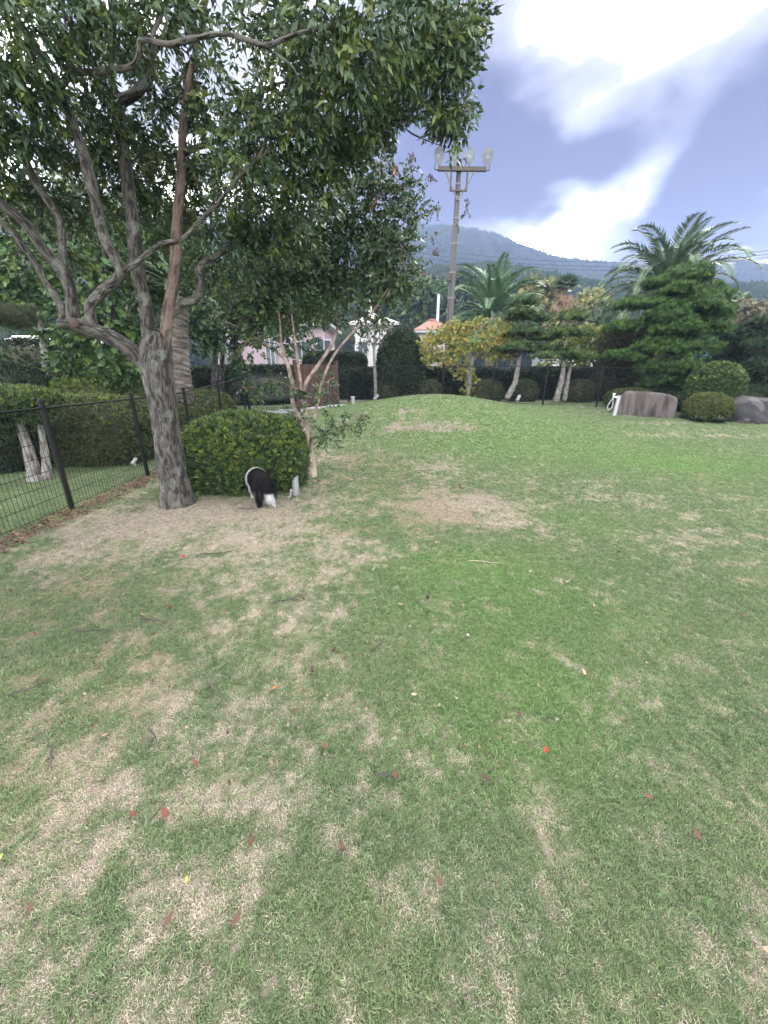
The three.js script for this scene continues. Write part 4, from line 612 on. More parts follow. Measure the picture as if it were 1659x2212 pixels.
// shrubs at the right
shrub('round_shrub', 'tall clipped ball shrub between the stone slab and the dark hedge', 'shrub', V(at(1545, 830, 11.6).x, 0, -11.6), 0.62, 0.68, 0.6, { seed: 101, n: 3600, colors: G_AZ, fresh: G_AZ_NEW, freshShare: 0.2, geo: MID, round: 2.3, lift: 1.0, scale: 1.1 });
shrub('low_shrub', 'low olive green mounded shrub between slab and boulder', 'shrub', V(at(1527, 885, 10.75).x, 0, -10.75), 0.52, 0.36, 0.45, { seed: 102, n: 2600, colors: [[0.085, 0.10, 0.022], [0.10, 0.11, 0.02], [0.06, 0.085, 0.02]], round: 2.4, lift: 0.85, scale: 1.0 });
shrub('low_shrub', 'olive ground-hugging shrub behind the left end of the slab', 'shrub', V(at(1352, 848, 13).x, 0, -12.7), 0.75, 0.30, 0.5, { seed: 103, n: 2200, colors: G_OLIVE, round: 2.2, lift: 0.9, scale: 1.1 });
shrub('low_shrub', 'small olive shrub behind the boulder beside the ball shrub', 'shrub', V(at(1610, 858, 11.9).x, 0, -11.9), 0.55, 0.28, 0.45, { seed: 104, n: 1700, colors: G_OLIVE, round: 2.2, lift: 1.0, scale: 1.1 });
shrub('low_shrub', 'dark spreading shrub hidden between the slab and the large pine', 'shrub', V(at(1435, 840, 13.1).x, 0, -13.0), 1.15, 0.36, 0.55, { seed: 105, n: 3400, colors: G_DARK, round: 2.6, lift: 0.9, scale: 1.3 });
shrub('low_shrub', 'dark shrub in the gap between slab and ball shrub', 'shrub', V(at(1492, 850, 11.9).x, 0, -11.9), 0.42, 0.30, 0.4, { seed: 106, n: 1400, colors: G_DARK, round: 2.4, lift: 0.9, scale: 1.1 });
{ // dark broad-leaved ground plants
  const geo = sprig({ seed: 21, n: 14, len: 0.17, wid: 0.07, shoot: 0.05, open: 1.15, droop: 0.2, curl: 0.35 });
  [[1487, 905, 'left'], [1508, 912, ''], [1545, 914, ''], [1565, 905, 'right']].forEach(([u, v], i) => { const p = onLand(u, v), o = thing('broadleaf_plant', ['dark leathery ground plant at the slab end of the low olive shrub', 'dark ground plant before the low olive shrub, slab side', 'dark ground plant before the low olive shrub, boulder side', 'dark leathery ground plant against the boulder'][i], 'plant', p, 0, 'dark ground plants round the low shrub'), r = rng(400 + i), L = []; for (let k = 0; k < 9; k++) L.push([V((r() - 0.5) * 0.34, 0.02, (r() - 0.5) * 0.22), V((r() - 0.5) * 0.6, 1, (r() - 0.5) * 0.6 + 0.2).normalize(), 0.7 + 0.4 * r(), shade3(r, [0.03, 0.045, 0.025], 0.4)]); foliage(geo, leafMat({ roughness: 0.28, transmission: 0.05 }), L, o, 'leaves'); part('crown', new THREE.SphereGeometry(0.04, 8, 6), TWIG, o); });
}

// ───────────────────────── trees round the garden ─────────────────────────
function broadTree(name, label, trunks, clumps, { seed, per = 60, colors, geo = BROAD, lm = LEAF, bark = BARK, scale = 1, hang = 0.3, fl = 0.8, vary = 0.3, warm = 0.15, twigs = 3, r0 = 0.012, group, partName = 'trunk', twigMat = TWIG, shell = 0.5 }) {
  const o = thing(name, label, 'tree', [0, 0, 0], 0, group), nodes = [];
  for (const l of trunks) { const m = part(partName, limbAt(l, { sides: 10, step: 0.12, rough: 0.05, seed }), bark, o), p = m.geometry.attributes.position; for (let i = 0; i < p.count; i += 7) nodes.push(V(p.getX(i), p.getY(i), p.getZ(i))); }
  const C = clumps.map(([u, v, d, r, w = 1]) => { const s = sizeAt(r, v, d); return [at(u, v, d), s, s * fl, s, w * Math.pow(s / 0.5, 1.6)]; });
  if (twigs) part('branches', shoots(C, nodes, { seed: seed + 1, r0, twigs }), twigMat, o).userData.kind = 'stuff';
  foliage(geo, lm, fillClumps([], C, { seed: seed + 2, per, colors, hang, scale, vary, warm, shell }), o, 'crown');
  return o;
}
const G_LIGHT = [[0.06375, 0.1232, 0.02975], [0.051, 0.102, 0.02975], [0.08075, 0.1403, 0.02975], [0.0425, 0.085, 0.034]], G_DEEP = [[0.035, 0.075, 0.035], [0.045, 0.09, 0.035], [0.03, 0.065, 0.035]];
broadTree('maple_tree', 'light green broad-leaved tree with grey trunk filling the left behind the fence', [[[255, 880, 9.2, 14], [256, 800, 9.2, 12], [250, 720, 9.2, 11], [235, 620, 9.2, 9], [220, 520, 9.3, 6]], [[250, 720, 9.2, 9], [300, 640, 9.3, 7], [340, 560, 9.4, 5]]],
  [[180, 740, 8.9, 50], [240, 780, 8.8, 46], [290, 800, 9.0, 36], [230, 690, 9.2, 48], [160, 660, 9.3, 50], [300, 720, 9.3, 42], [270, 620, 9.4, 52], [200, 570, 9.4, 52], [330, 620, 9.6, 46], [320, 540, 9.6, 50], [250, 500, 9.7, 50], [150, 540, 9.6, 50], [360, 480, 9.8, 50, 0.7], [140, 790, 9.0, 34, 0.8], [420, 560, 9.8, 42, 0.7]], { seed: 501, per: 110, colors: G_LIGHT });
broadTree('maple_tree', 'bright green tree at the far left edge behind the pale forked trunk', [[[100, 860, 10.5, 20], [98, 760, 10.5, 17], [88, 690, 10.5, 15], [60, 620, 10.5, 11], [30, 540, 10.5, 8]], [[90, 690, 10.5, 11], [130, 655, 10.4, 9], [175, 600, 10.4, 6]]],
  [[40, 590, 10.4, 60], [-20, 560, 10.5, 60], [90, 560, 10.6, 52], [20, 510, 10.7, 55], [110, 500, 10.8, 48, 0.7], [-60, 630, 10.4, 55], [60, 650, 10.2, 42, 0.8], [130, 620, 10.6, 46], [20, 780, 10.6, 26, 0.5], [60, 800, 10.4, 24, 0.4], [120, 720, 10.7, 34, 0.6]], { seed: 511, per: 130, colors: G_LIGHT, bark: BARK_PALE });
broadTree('background_tree', 'yellowish green tree seen through the boughs behind the light green tree', [[[200, 860, 14, 12], [205, 650, 14, 10], [190, 450, 14, 6]]],
  [[100, 430, 13.5, 60, 0.6], [200, 450, 14, 60, 0.6], [300, 470, 14, 60, 0.6], [390, 500, 14, 55, 0.6], [250, 540, 14, 60], [150, 500, 14, 60], [340, 580, 14, 55], [30, 450, 14, 55, 0.6], [420, 600, 13.6, 45]], { seed: 521, per: 150, colors: [[0.11, 0.14, 0.04], [0.09, 0.13, 0.04], [0.07, 0.12, 0.04]], scale: 1.1 });
broadTree('background_tree', 'leafy green tree behind the crape myrtle in front of the pink house', [[[462, 860, 13, 14], [466, 760, 13, 12], [470, 690, 13, 10], [500, 600, 13, 7]], [[478, 850, 13.4, 10], [482, 740, 13.4, 9], [490, 640, 13.4, 6]]],
  [[470, 620, 13, 46], [530, 600, 13.2, 48], [590, 600, 13.4, 45], [640, 620, 13.5, 42], [430, 660, 12.8, 42], [500, 660, 13, 36, 0.6], [560, 650, 13.2, 36, 0.7], [620, 580, 13.6, 40, 0.8], [440, 740, 12.5, 36, 0.6], [420, 700, 12.4, 40], [560, 560, 13.6, 42, 0.8], [680, 640, 13.6, 34, 0.7], [600, 668, 13, 34], [645, 672, 13, 32], [690, 682, 13, 28], [570, 690, 12.8, 26, 0.7], [530, 690, 12.8, 26, 0.7], [540, 720, 12.6, 24, 0.5], [600, 715, 12.6, 24, 0.6], [640, 710, 12.6, 24, 0.6], [665, 735, 12.6, 22, 0.5], [470, 720, 12.6, 24, 0.6], [625, 750, 12.6, 20, 0.4]], { seed: 531, per: 130, colors: [...G_LIGHT, ...G_DEEP], scale: 0.9 });
{ // ivy-clad trunk
  const o = broadTree('ivy_tree', 'slim trunk wrapped in ivy in front of the pink house', [[[512, 870, 13.2, 15], [510, 790, 13.2, 13], [508, 720, 13.2, 11], [508, 650, 13.2, 9]]], [[512, 840, 13.15, 14], [510, 810, 13.15, 15], [510, 780, 13.15, 15], [508, 750, 13.15, 14], [508, 725, 13.15, 14], [508, 700, 13.15, 18]], { seed: 541, per: 520, colors: G_DEEP, geo: MID, twigs: 0 });
}
{ // clipped pine pad reaching in from the left
  const o = thing('niwaki_pine', 'dark clipped pine pad reaching in at the left edge', 'tree'); part('trunk', limbAt([[-160, 960, 7.4, 30], [-130, 820, 7.4, 26], [-70, 730, 7.3, 18], [-10, 690, 7.2, 12], [30, 690, 7.2, 7]], { sides: 10, step: 0.08, rough: 0.07 }), BARK, o);
  const r = rng(551), L = []; fillClumps(L, [[at(18, 684, 7.2), 0.44, 0.19, 0.4, 1], [at(-40, 670, 7.3), 0.4, 0.2, 0.4, 1]], { seed: 551, per: 420, hang: -0.6, colors: [[0.035, 0.045, 0.022], [0.045, 0.05, 0.025], [0.03, 0.04, 0.02]], scale: 0.9, shell: 0.35 });
  foliage(needleTuft(31, 34, 0.075, 0.004), NEEDLE, L, o, 'needles');
}
// palm trunk behind the big tree
function palmTrunk(o, list) { const g = limbAt(list, { sides: 22, step: 0.03, rough: 0.03 }), p = g.attributes.position, uv = g.attributes.uv, n = g.attributes.normal; for (let i = 0; i < p.count; i++) { const k = 0.022 * Math.abs(((uv.getY(i) * 9 + uv.getX(i) * 2.2) % 1) - 0.5) * 2 + 0.02 * (noise3(p.getX(i) * 18, p.getY(i) * 26, p.getZ(i) * 18) - 0.5); p.setXYZ(i, p.getX(i) + n.getX(i) * k, p.getY(i) + n.getY(i) * k * 0.3, p.getZ(i) + n.getZ(i) * k); } g.computeVertexNormals(); return part('trunk', g, PALMBARK, o); }
const palmT = texture(256, (u, v) => { const s = wrapN(u, v, 6, 30, 3, 120), t = wrapN(u, v, 30, 60, 2, 125); return [0, 1, 2].map((k) => toS(mix([0.035, 0.03, 0.024][k], [0.135, 0.115, 0.098][k], smooth(0.25, 0.75, s * 0.7 + t * 0.3)))); });
const PALMBARK = new THREE.MeshStandardMaterial({ map: palmT, roughness: 0.95 });
// feather fronds: a rachis that arches and two ranks of leaflets
function frondGeo(seed, len, { leaflet = 0.32, n = 60, arch = 1.1, width = 0.034, vee = 0.5 } = {}) {
  const r = rng(seed), pos = [], idx = [], P = [], D = []; let p = V(0, 0, 0), a = 0;
  for (let i = 0; i <= n; i++) { const t = i / n; a = -arch * t * t * 1.25; const d = V(Math.cos(a), Math.sin(a), 0.10 * Math.sin(t * 3 + seed)).normalize(); P.push(p.clone()); D.push(d); p = p.clone().addScaledVector(d, len / n); }
  const quad = (a, b, c) => { const o = pos.length / 3; pos.push(...a, ...b, ...c); idx.push(o, o + 1, o + 2); };
  for (let i = 3; i <= n; i++) {
    const t = i / n, l = leaflet * Math.sin(Math.PI * clamp(0.12 + t * 0.82)) * (0.85 + 0.3 * r()) + 0.03, d = D[i], up = V(-d.y, d.x, 0).normalize();
    for (const s of [-1, 1]) { const out = V(d.x * 0.75, d.y * 0.75, s * (0.8 + 0.2 * r())).addScaledVector(up, vee * (0.5 + 0.6 * r())).normalize(), e = P[i].clone().addScaledVector(out, l); e.y -= l * 0.28 * (0.5 + r()); const m = P[i].clone().addScaledVector(out, l * 0.5), w = V(d.x, d.y, 0).multiplyScalar(width * (0.8 + 0.4 * r())); quad(P[i].toArray(), m.clone().add(w).toArray(), m.clone().sub(w).toArray()); quad(m.clone().add(w).toArray(), e.toArray(), m.clone().sub(w).toArray()); }
  }
  for (let i = 0; i < n; i += 2) { const a0 = P[i], b0 = P[Math.min(n, i + 2)], w = 0.018 * (1 - i / n) + 0.004; for (const [y, z] of [[w, 0], [0, w], [-w, 0], [0, -w]].map((q, k, A) => [q, A[(k + 1) % 4]]).map(([q, s]) => [q, s])) { const o = pos.length / 3; pos.push(a0.x, a0.y + y[0], a0.z + y[1], a0.x, a0.y + z[0], a0.z + z[1], b0.x, b0.y + z[0] * 0.9, b0.z + z[1] * 0.9, b0.x, b0.y + y[0] * 0.9, b0.z + y[1] * 0.9); idx.push(o, o + 1, o + 2, o, o + 2, o + 3); } }
  return geoFrom(pos, idx);
}
function featherPalm(label, c, len, n, trunkList, { seed, color, spread = 1, opt = {} }) {
  const o = thing('date_palm', label, 'palm'), r = rng(seed); palmTrunk(o, trunkList);
  const geos = [0, 1, 2, 3].map((k) => frondGeo(seed + k, len, { arch: 0.9 + 0.35 * k, leaflet: len * 0.16, ...opt })), mats = [0, 1, 2].map((k) => leafMat({ color: rgb(color[0] * (0.8 + 0.2 * k), color[1] * (0.8 + 0.2 * k), color[2] * (0.85 + 0.15 * k)), roughness: 0.5, transmission: 0.12 }));
  for (let i = 0; i < n; i++) { const t = (i + 0.5) / n, el = mix(1.45, 0.05, t) + (r() - 0.5) * 0.2, az = i * 2.39996 + (r() - 0.5) * 0.3; const m = part('frond', geos[Math.min(3, Math.floor(t * 2.5 + r() * 1.4))], mats[i % 3], o); m.position.copy(c); m.rotation.set(0, az, el, 'YXZ'); m.scale.setScalar(0.85 + 0.3 * r()); }
  return o;
}
{ const c = at(392, 640, 8.8); featherPalm('palm with ringed grey-brown trunk standing right behind the big tree', c, 1.3, 14, [[398, 890, 8.7, 40], [395, 840, 8.7, 38], [390, 780, 8.75, 34], [390, 700, 8.8, 30], [392, 640, 8.8, 27]], { seed: 601, color: [0.05, 0.085, 0.04] }); }
{ const c = at(1437, 640, 18); featherPalm('large feather palm towering behind the big pine at right', c, 3.0, 62, [[1440, 900, 18, 44], [1438, 760, 18, 42], [1437, 640, 18, 40]], { seed: 611, color: [0.10, 0.15, 0.085] }); }
{ const c = at(1062, 690, 21); featherPalm('feather palm behind the yellow-leaved tree', c, 2.9, 42, [[1062, 870, 21, 26], [1062, 690, 21, 26]], { seed: 621, color: [0.09, 0.16, 0.08] }); }
{ // fan palm with a skirt of dead leaves
  const c = at(1222, 622, 30), o = thing('fan_palm', 'tall fan palm with brown dead skirt between the two feather palms', 'palm'); palmTrunk(o, [[1212, 840, 30, 11], [1216, 740, 30, 9], [1222, 622, 30, 8]]);
  const fan = (seed, dead) => { const r = rng(seed), pos = [], idx = []; for (let i = 0; i < 18; i++) { const a = (i / 17 - 0.5) * 3.4, l = 0.62 * (0.85 + 0.3 * r()), w = 0.10; const o2 = pos.length / 3, x = Math.cos(a), z = Math.sin(a); pos.push(0.35, 0, 0, 0.35 + x * l * 0.6 - z * w / 2, 0.03, z * l * 0.6 + x * w / 2, 0.35 + x * l * 0.6 + z * w / 2, 0.03, z * l * 0.6 - x * w / 2, 0.35 + x * l, dead ? -0.05 : -0.14, z * l); idx.push(o2, o2 + 1, o2 + 2, o2 + 1, o2 + 3, o2 + 2); } const s = rod(V(0, 0, 0), V(0.4, 0, 0), 0.012, 4); const g = geoFrom(pos, idx); s.deleteAttribute('uv'); return merge([g, s]); };
  const g1 = fan(1), g2 = fan(2, true), m1 = leafMat({ color: rgb(0.06, 0.10, 0.045) }), m2 = leafMat({ color: rgb(0.20, 0.14, 0.10), roughness: 0.9 }), r = rng(631);
  for (let i = 0; i < 20; i++) { const m = part('fan_leaf', g1, m1, o); m.position.copy(c); m.rotation.set((r() - 0.5) * 0.8, i * 2.4, 1.3 - i * 0.07, 'YXZ'); }
  for (let i = 0; i < 26; i++) { const m = part('dead_leaf', g2, m2, o); m.position.copy(c).add(V(0, -0.15 - (i / 26) * 0.75, 0)); m.rotation.set((r() - 0.5) * 0.9, i * 2.4, -1.0 - r() * 0.45, 'YXZ'); m.userData.label = 'brown dead fan leaf'; }
}
// pines trained in pads
const TUFT = needleTuft(41, 34, 0.115, 0.011, 0.85);
function pine(name, label, trunks, pads, { seed, per = 190, colors, fl = 0.42, group, bark = BARK_PALE, scale = 1 }) {
  const o = thing(name, label, 'pine', [0, 0, 0], 0, group), nodes = []; for (const l of trunks) { const m = part('trunk', limbAt(l, { sides: 10, step: 0.1, rough: 0.07, seed }), bark, o), p = m.geometry.attributes.position; for (let i = 0; i < p.count; i += 5) nodes.push(V(p.getX(i), p.getY(i), p.getZ(i))); }
  const C = pads.map(([u, v, d, r, f = fl]) => { const s = sizeAt(r, v, d); return [at(u, v, d), s, s * f, s * 0.95, Math.pow(s / 0.5, 1.7)]; });
  part('branches', shoots(C.map(([c, a, b, e]) => [V(c.x, c.y - b * 0.5, c.z), a, b * 0.4, e]), nodes, { seed: seed + 1, r0: 0.022, twigs: 4 }), TWIG, o).userData.kind = 'stuff';
  const L = []; const r = rng(seed + 2);
  for (const [c, a, b, e, w] of C) for (let i = 0, n = Math.round(per * w); i < n; i++) { const d = dirIn(r); d.y = d.y > -0.35 ? d.y : -d.y * 0.3; const k = Math.pow(r(), 0.3), wob = 0.78 + 0.5 * noise3(c.x * 3 + d.x * 2.4, c.y * 3 + d.y * 2, c.z * 3 + d.z * 2.4); L.push([V(c.x + d.x * a * k * wob, c.y + d.y * b * k * wob, c.z + d.z * e * k * wob), V(d.x * 0.7 + (r() - 0.5) * 0.6, 0.75 + r() * 0.5, d.z * 0.7 + (r() - 0.5) * 0.6).normalize(), scale * (0.75 + 0.5 * r()), shade3(r, colors[Math.floor(r() * colors.length)], 0.3, 0.15)]); }
  foliage(TUFT, NEEDLE, L, o, 'needles'); return o;
}
const G_PINE = [[0.056, 0.112, 0.0336], [0.0464, 0.096, 0.032], [0.08, 0.14, 0.032]], G_PINE2 = [[0.0578, 0.09775, 0.0442], [0.0646, 0.1105, 0.0425], [0.085, 0.1275, 0.0425]];
pine('niwaki_pine', 'large bushy pine towering behind the stone slab', [[[1418, 875, 13.6, 30], [1425, 820, 13.6, 26], [1450, 760, 13.6, 24], [1440, 700, 13.5, 20], [1470, 640, 13.4, 14], [1480, 605, 13.4, 8]]],
  [[1482, 602, 13.3, 48, 0.55], [1421, 618, 13.4, 34], [1534, 640, 13.4, 38, 0.6], [1462, 634, 12.9, 42], [1366, 664, 13.2, 34], [1412, 662, 13.1, 36], [1503, 664, 12.8, 50, 0.6], [1442, 688, 12.7, 44, 0.6], [1546, 682, 13.0, 34, 0.7], [1341, 714, 13.3, 34], [1384, 709, 13.4, 30], [1458, 716, 12.6, 50, 0.6], [1534, 716, 12.9, 40, 0.7], [1406, 756, 12.9, 38, 0.6], [1442, 760, 12.6, 44, 0.6], [1506, 758, 12.7, 42, 0.7], [1332, 773, 13.1, 28], [1366, 777, 13.0, 28], [1458, 798, 12.5, 46, 0.55], [1412, 800, 12.8, 36, 0.6], [1503, 800, 12.8, 32, 0.7], [1427, 826, 12.8, 42, 0.6], [1470, 832, 12.7, 34, 0.6], [1450, 730, 13.3, 46, 1], [1490, 700, 13.5, 50, 1]],
  { seed: 701, colors: G_PINE, per: 330 });
pine('niwaki_pine', 'slim leaning pine with pale trunk and tiered pads behind the mound fence', [[[1094, 862, 14.2, 13], [1112, 827, 14.25, 12], [1121, 782, 14.3, 10], [1130, 752, 14.3, 9], [1136, 722, 14.3, 8], [1136, 660, 14.3, 5]]],
  [[1136, 657, 14.3, 30, 0.5], [1126, 678, 14.2, 26], [1155, 692, 14.3, 30], [1136, 721, 14.2, 34], [1110, 724, 14.4, 24], [1162, 736, 14.3, 30], [1127, 755, 14.1, 40, 0.35], [1090, 757, 14.2, 26], [1162, 760, 14.3, 32], [1110, 690, 14.5, 22]], { seed: 711, colors: G_PINE2 });
pine('niwaki_pine', 'twin-trunked slim pine with flat pads right of the leaning pine', [[[1200, 868, 13.8, 14], [1214, 817, 13.8, 11], [1218, 772, 13.8, 9], [1222, 735, 13.8, 8], [1234, 695, 13.8, 5]], [[1218, 866, 13.9, 12], [1227, 817, 13.9, 9], [1234, 785, 13.9, 6]]],
  [[1236, 690, 13.8, 32, 0.5], [1222, 721, 13.7, 34], [1256, 725, 13.8, 24], [1186, 732, 13.9, 22], [1180, 774, 13.6, 32, 0.35], [1228, 768, 13.7, 28, 0.35], [1254, 776, 13.7, 32, 0.35], [1196, 757, 13.8, 24]], { seed: 721, colors: [...G_PINE2, [0.10, 0.14, 0.035]] });
pine('niwaki_pine', 'dark tiered pine at the right edge before the tall hedge', [[[1690, 930, 12.2, 30], [1685, 850, 12.2, 26], [1690, 760, 12.2, 22], [1685, 690, 12.2, 14]]],
  [[1650, 700, 12.3, 28], [1640, 748, 12.1, 32, 0.35], [1650, 790, 12.0, 36, 0.35], [1640, 852, 11.9, 36, 0.35], [1700, 720, 12.2, 40], [1710, 800, 12.1, 45]], { seed: 731, colors: [[0.03, 0.055, 0.03], [0.036, 0.062, 0.032]] });
// yellow-leaved trees
const YEL = [[0.28, 0.26, 0.065], [0.22, 0.25, 0.06], [0.32, 0.26, 0.07], [0.15, 0.20, 0.055]];
broadTree('yellow_tree', 'yellow-green leaved tree with pale trunk behind the mound fence', [[[1012, 862, 14.8, 13], [1014, 800, 14.8, 12], [1022, 770, 14.8, 10], [1036, 722, 14.8, 7], [1046, 700, 14.8, 5], [1062, 690, 14.8, 3], [1062, 672, 14.8, 2]], [[1016, 785, 14.8, 8], [985, 750, 14.7, 5], [950, 725, 14.6, 3]], [[1018, 780, 14.8, 7], [1060, 750, 14.8, 4], [1090, 735, 14.8, 3]]],
  [[925, 742, 14.5, 22], [945, 722, 14.6, 22], [975, 735, 14.5, 28], [980, 705, 14.7, 20], [1000, 750, 14.4, 30], [1010, 712, 14.7, 22], [1040, 700, 14.8, 20], [1050, 735, 14.5, 30], [1080, 720, 14.7, 26], [1095, 738, 14.6, 20], [930, 770, 14.5, 22], [965, 772, 14.4, 24], [1070, 760, 14.5, 28], [1015, 830, 14.9, 24, 0.6], [1000, 800, 14.9, 26, 0.6], [1030, 850, 14.9, 18, 0.5], [1085, 700, 14.9, 16], [1102, 765, 14.7, 20, 0.8]], { seed: 801, per: 150, colors: YEL, geo: MID, bark: BARK_PALE, scale: 1.6, hang: 0.5, r0: 0.016, twigMat: TWIG_PALE });
broadTree('yellow_tree', 'smaller yellow tree glowing behind the twin-trunked pine', [[[1262, 850, 16.5, 8], [1265, 760, 16.5, 6], [1270, 720, 16.5, 4]]], [[1250, 735, 16.3, 26], [1275, 720, 16.5, 24], [1290, 750, 16.4, 20], [1210, 745, 16.6, 24], [1270, 770, 16.3, 24], [1235, 790, 16.3, 24, 0.7], [1180, 800, 16.3, 26, 0.7]], { seed: 811, per: 240, colors: [[0.26, 0.26, 0.06], [0.18, 0.23, 0.055], [0.13, 0.19, 0.05]], geo: MID, bark: BARK_PALE, scale: 1.6 });
broadTree('young_tree', 'thin pale young tree with sparse leaves behind the far fence corner', [[[812, 862, 14.6, 8], [810, 800, 14.6, 6.5], [808, 750, 14.6, 5.5], [812, 700, 14.6, 3.5], [816, 670, 14.6, 2]], [[808, 755, 14.6, 4], [795, 720, 14.6, 2.6], [788, 690, 14.6, 1.6]], [[808, 745, 14.6, 4], [826, 715, 14.6, 2.6], [836, 690, 14.6, 1.6]]], [[800, 720, 14.6, 26, 0.5], [830, 710, 14.6, 24, 0.5], [812, 690, 14.6, 24, 0.4], [790, 740, 14.6, 18, 0.5], [825, 745, 14.6, 18, 0.4]], { seed: 821, per: 120, colors: [[0.05, 0.07, 0.035], [0.09, 0.08, 0.05]], geo: MID, bark: BARK_PALE, scale: 1.2, twigs: 8, r0: 0.01, twigMat: TWIG_PALE });
// hedges beyond the far fence
function hedge(name, label, u0, u1, vTop, d, depth, opt) { const a = at(u0, 800, d), b = at(u1, 800, d), top = at((u0 + u1) / 2, vTop, d).y, y0 = land((a.x + b.x) / 2, d) - 0.05, o = thing(name, label, 'hedge', V((a.x + b.x) / 2, y0, -d)); clipped(o, 0, (top - y0) / 2, 0, (b.x - a.x) / 2, (top - y0) / 2, depth / 2, { round: 7, lump: 0.05, geo: MID, ...opt }); return o; }
hedge('dark_hedge', 'long black-green hedge behind the far mesh fence', 735, 1090, 800, 16.6, 1.0, { seed: 901, n: 9000, colors: G_DARK, scale: 1.7 });
hedge('dark_hedge', 'dark hedge behind the slim pines at the far fence', 1090, 1330, 800, 16.4, 1.0, { seed: 902, n: 6000, colors: G_DARK, scale: 1.7 });
hedge('brown_hedge', 'tall olive brown hedge left of the large pine', 1296, 1385, 700, 15.2, 1.0, { seed: 903, n: 5200, colors: [[0.055, 0.06, 0.028], [0.065, 0.06, 0.03], [0.045, 0.055, 0.025]], scale: 1.5 });
hedge('dark_hedge', 'tall black-green hedge at the right edge behind the ball shrub', 1555, 1860, 700, 14.4, 1.4, { seed: 904, n: 12000, colors: G_DARK, scale: 1.6 });
hedge('dark_hedge', 'dark hedge behind the wooden gate below the pink house', 410, 660, 795, 15.6, 1.0, { seed: 905, n: 8000, colors: G_DARK, scale: 1.6 });
hedge('dark_hedge', 'dark clipped hedge between wooden gate and conical bush', 660, 790, 765, 17.4, 1.0, { seed: 906, n: 5000, colors: G_DARK, scale: 1.6 });
{ const c = at(866, 790, 15.4), o = thing('conical_bush', 'dark domed evergreen bush with bare twigs on top behind the far fence', 'bush', V(c.x, land(c.x, 15.4), c.z)); const H = at(866, 712, 15.4).y - land(c.x, 15.4); clipped(o, 0, H * 0.45, 0, 0.82, H * 0.56, 0.8, { seed: 911, n: 5200, colors: [[0.025, 0.045, 0.022], [0.032, 0.055, 0.025]], round: 2.3, scale: 1.5, geo: MID });
  const r = rng(912), tw = []; for (let i = 0; i < 70; i++) { const a = r() * 6.28, k = Math.sqrt(r()) * 0.62, b = V(Math.cos(a) * k, H * (0.98 - k * 0.2), Math.sin(a) * k); tw.push(rod(b, b.clone().add(V((r() - 0.5) * 0.25, 0.2 + r() * 0.3, (r() - 0.5) * 0.25)), 0.006, 3, 0.002)); } part('bare_twigs', merge(tw), mat(0.17, 0.13, 0.11), o).userData.kind = 'stuff'; }
[[838, 838, 15, 0.55, 'low round shrub by the foot of the thin pale tree'], [925, 842, 15.1, 0.5, 'low round shrub left of the pale trunked yellow tree'], [1050, 845, 14.9, 0.6, 'low round shrub right of the pale trunked yellow tree'], [1130, 850, 15, 0.5, 'low round shrub behind the leaning pine trunk'], [1250, 850, 14.6, 0.5, 'low round shrub behind the twin-trunked pine']].forEach(([u, v, d, a, label], i) => shrub('garden_shrub', label, 'shrub', V(at(u, v, d).x, 0, -d), a, 0.42, 0.45, { seed: 920 + i, n: 1500, colors: [[0.05, 0.065, 0.03], [0.06, 0.07, 0.035]], round: 2.3, scale: 1.2 }, 'low shrubs behind the far fence'));

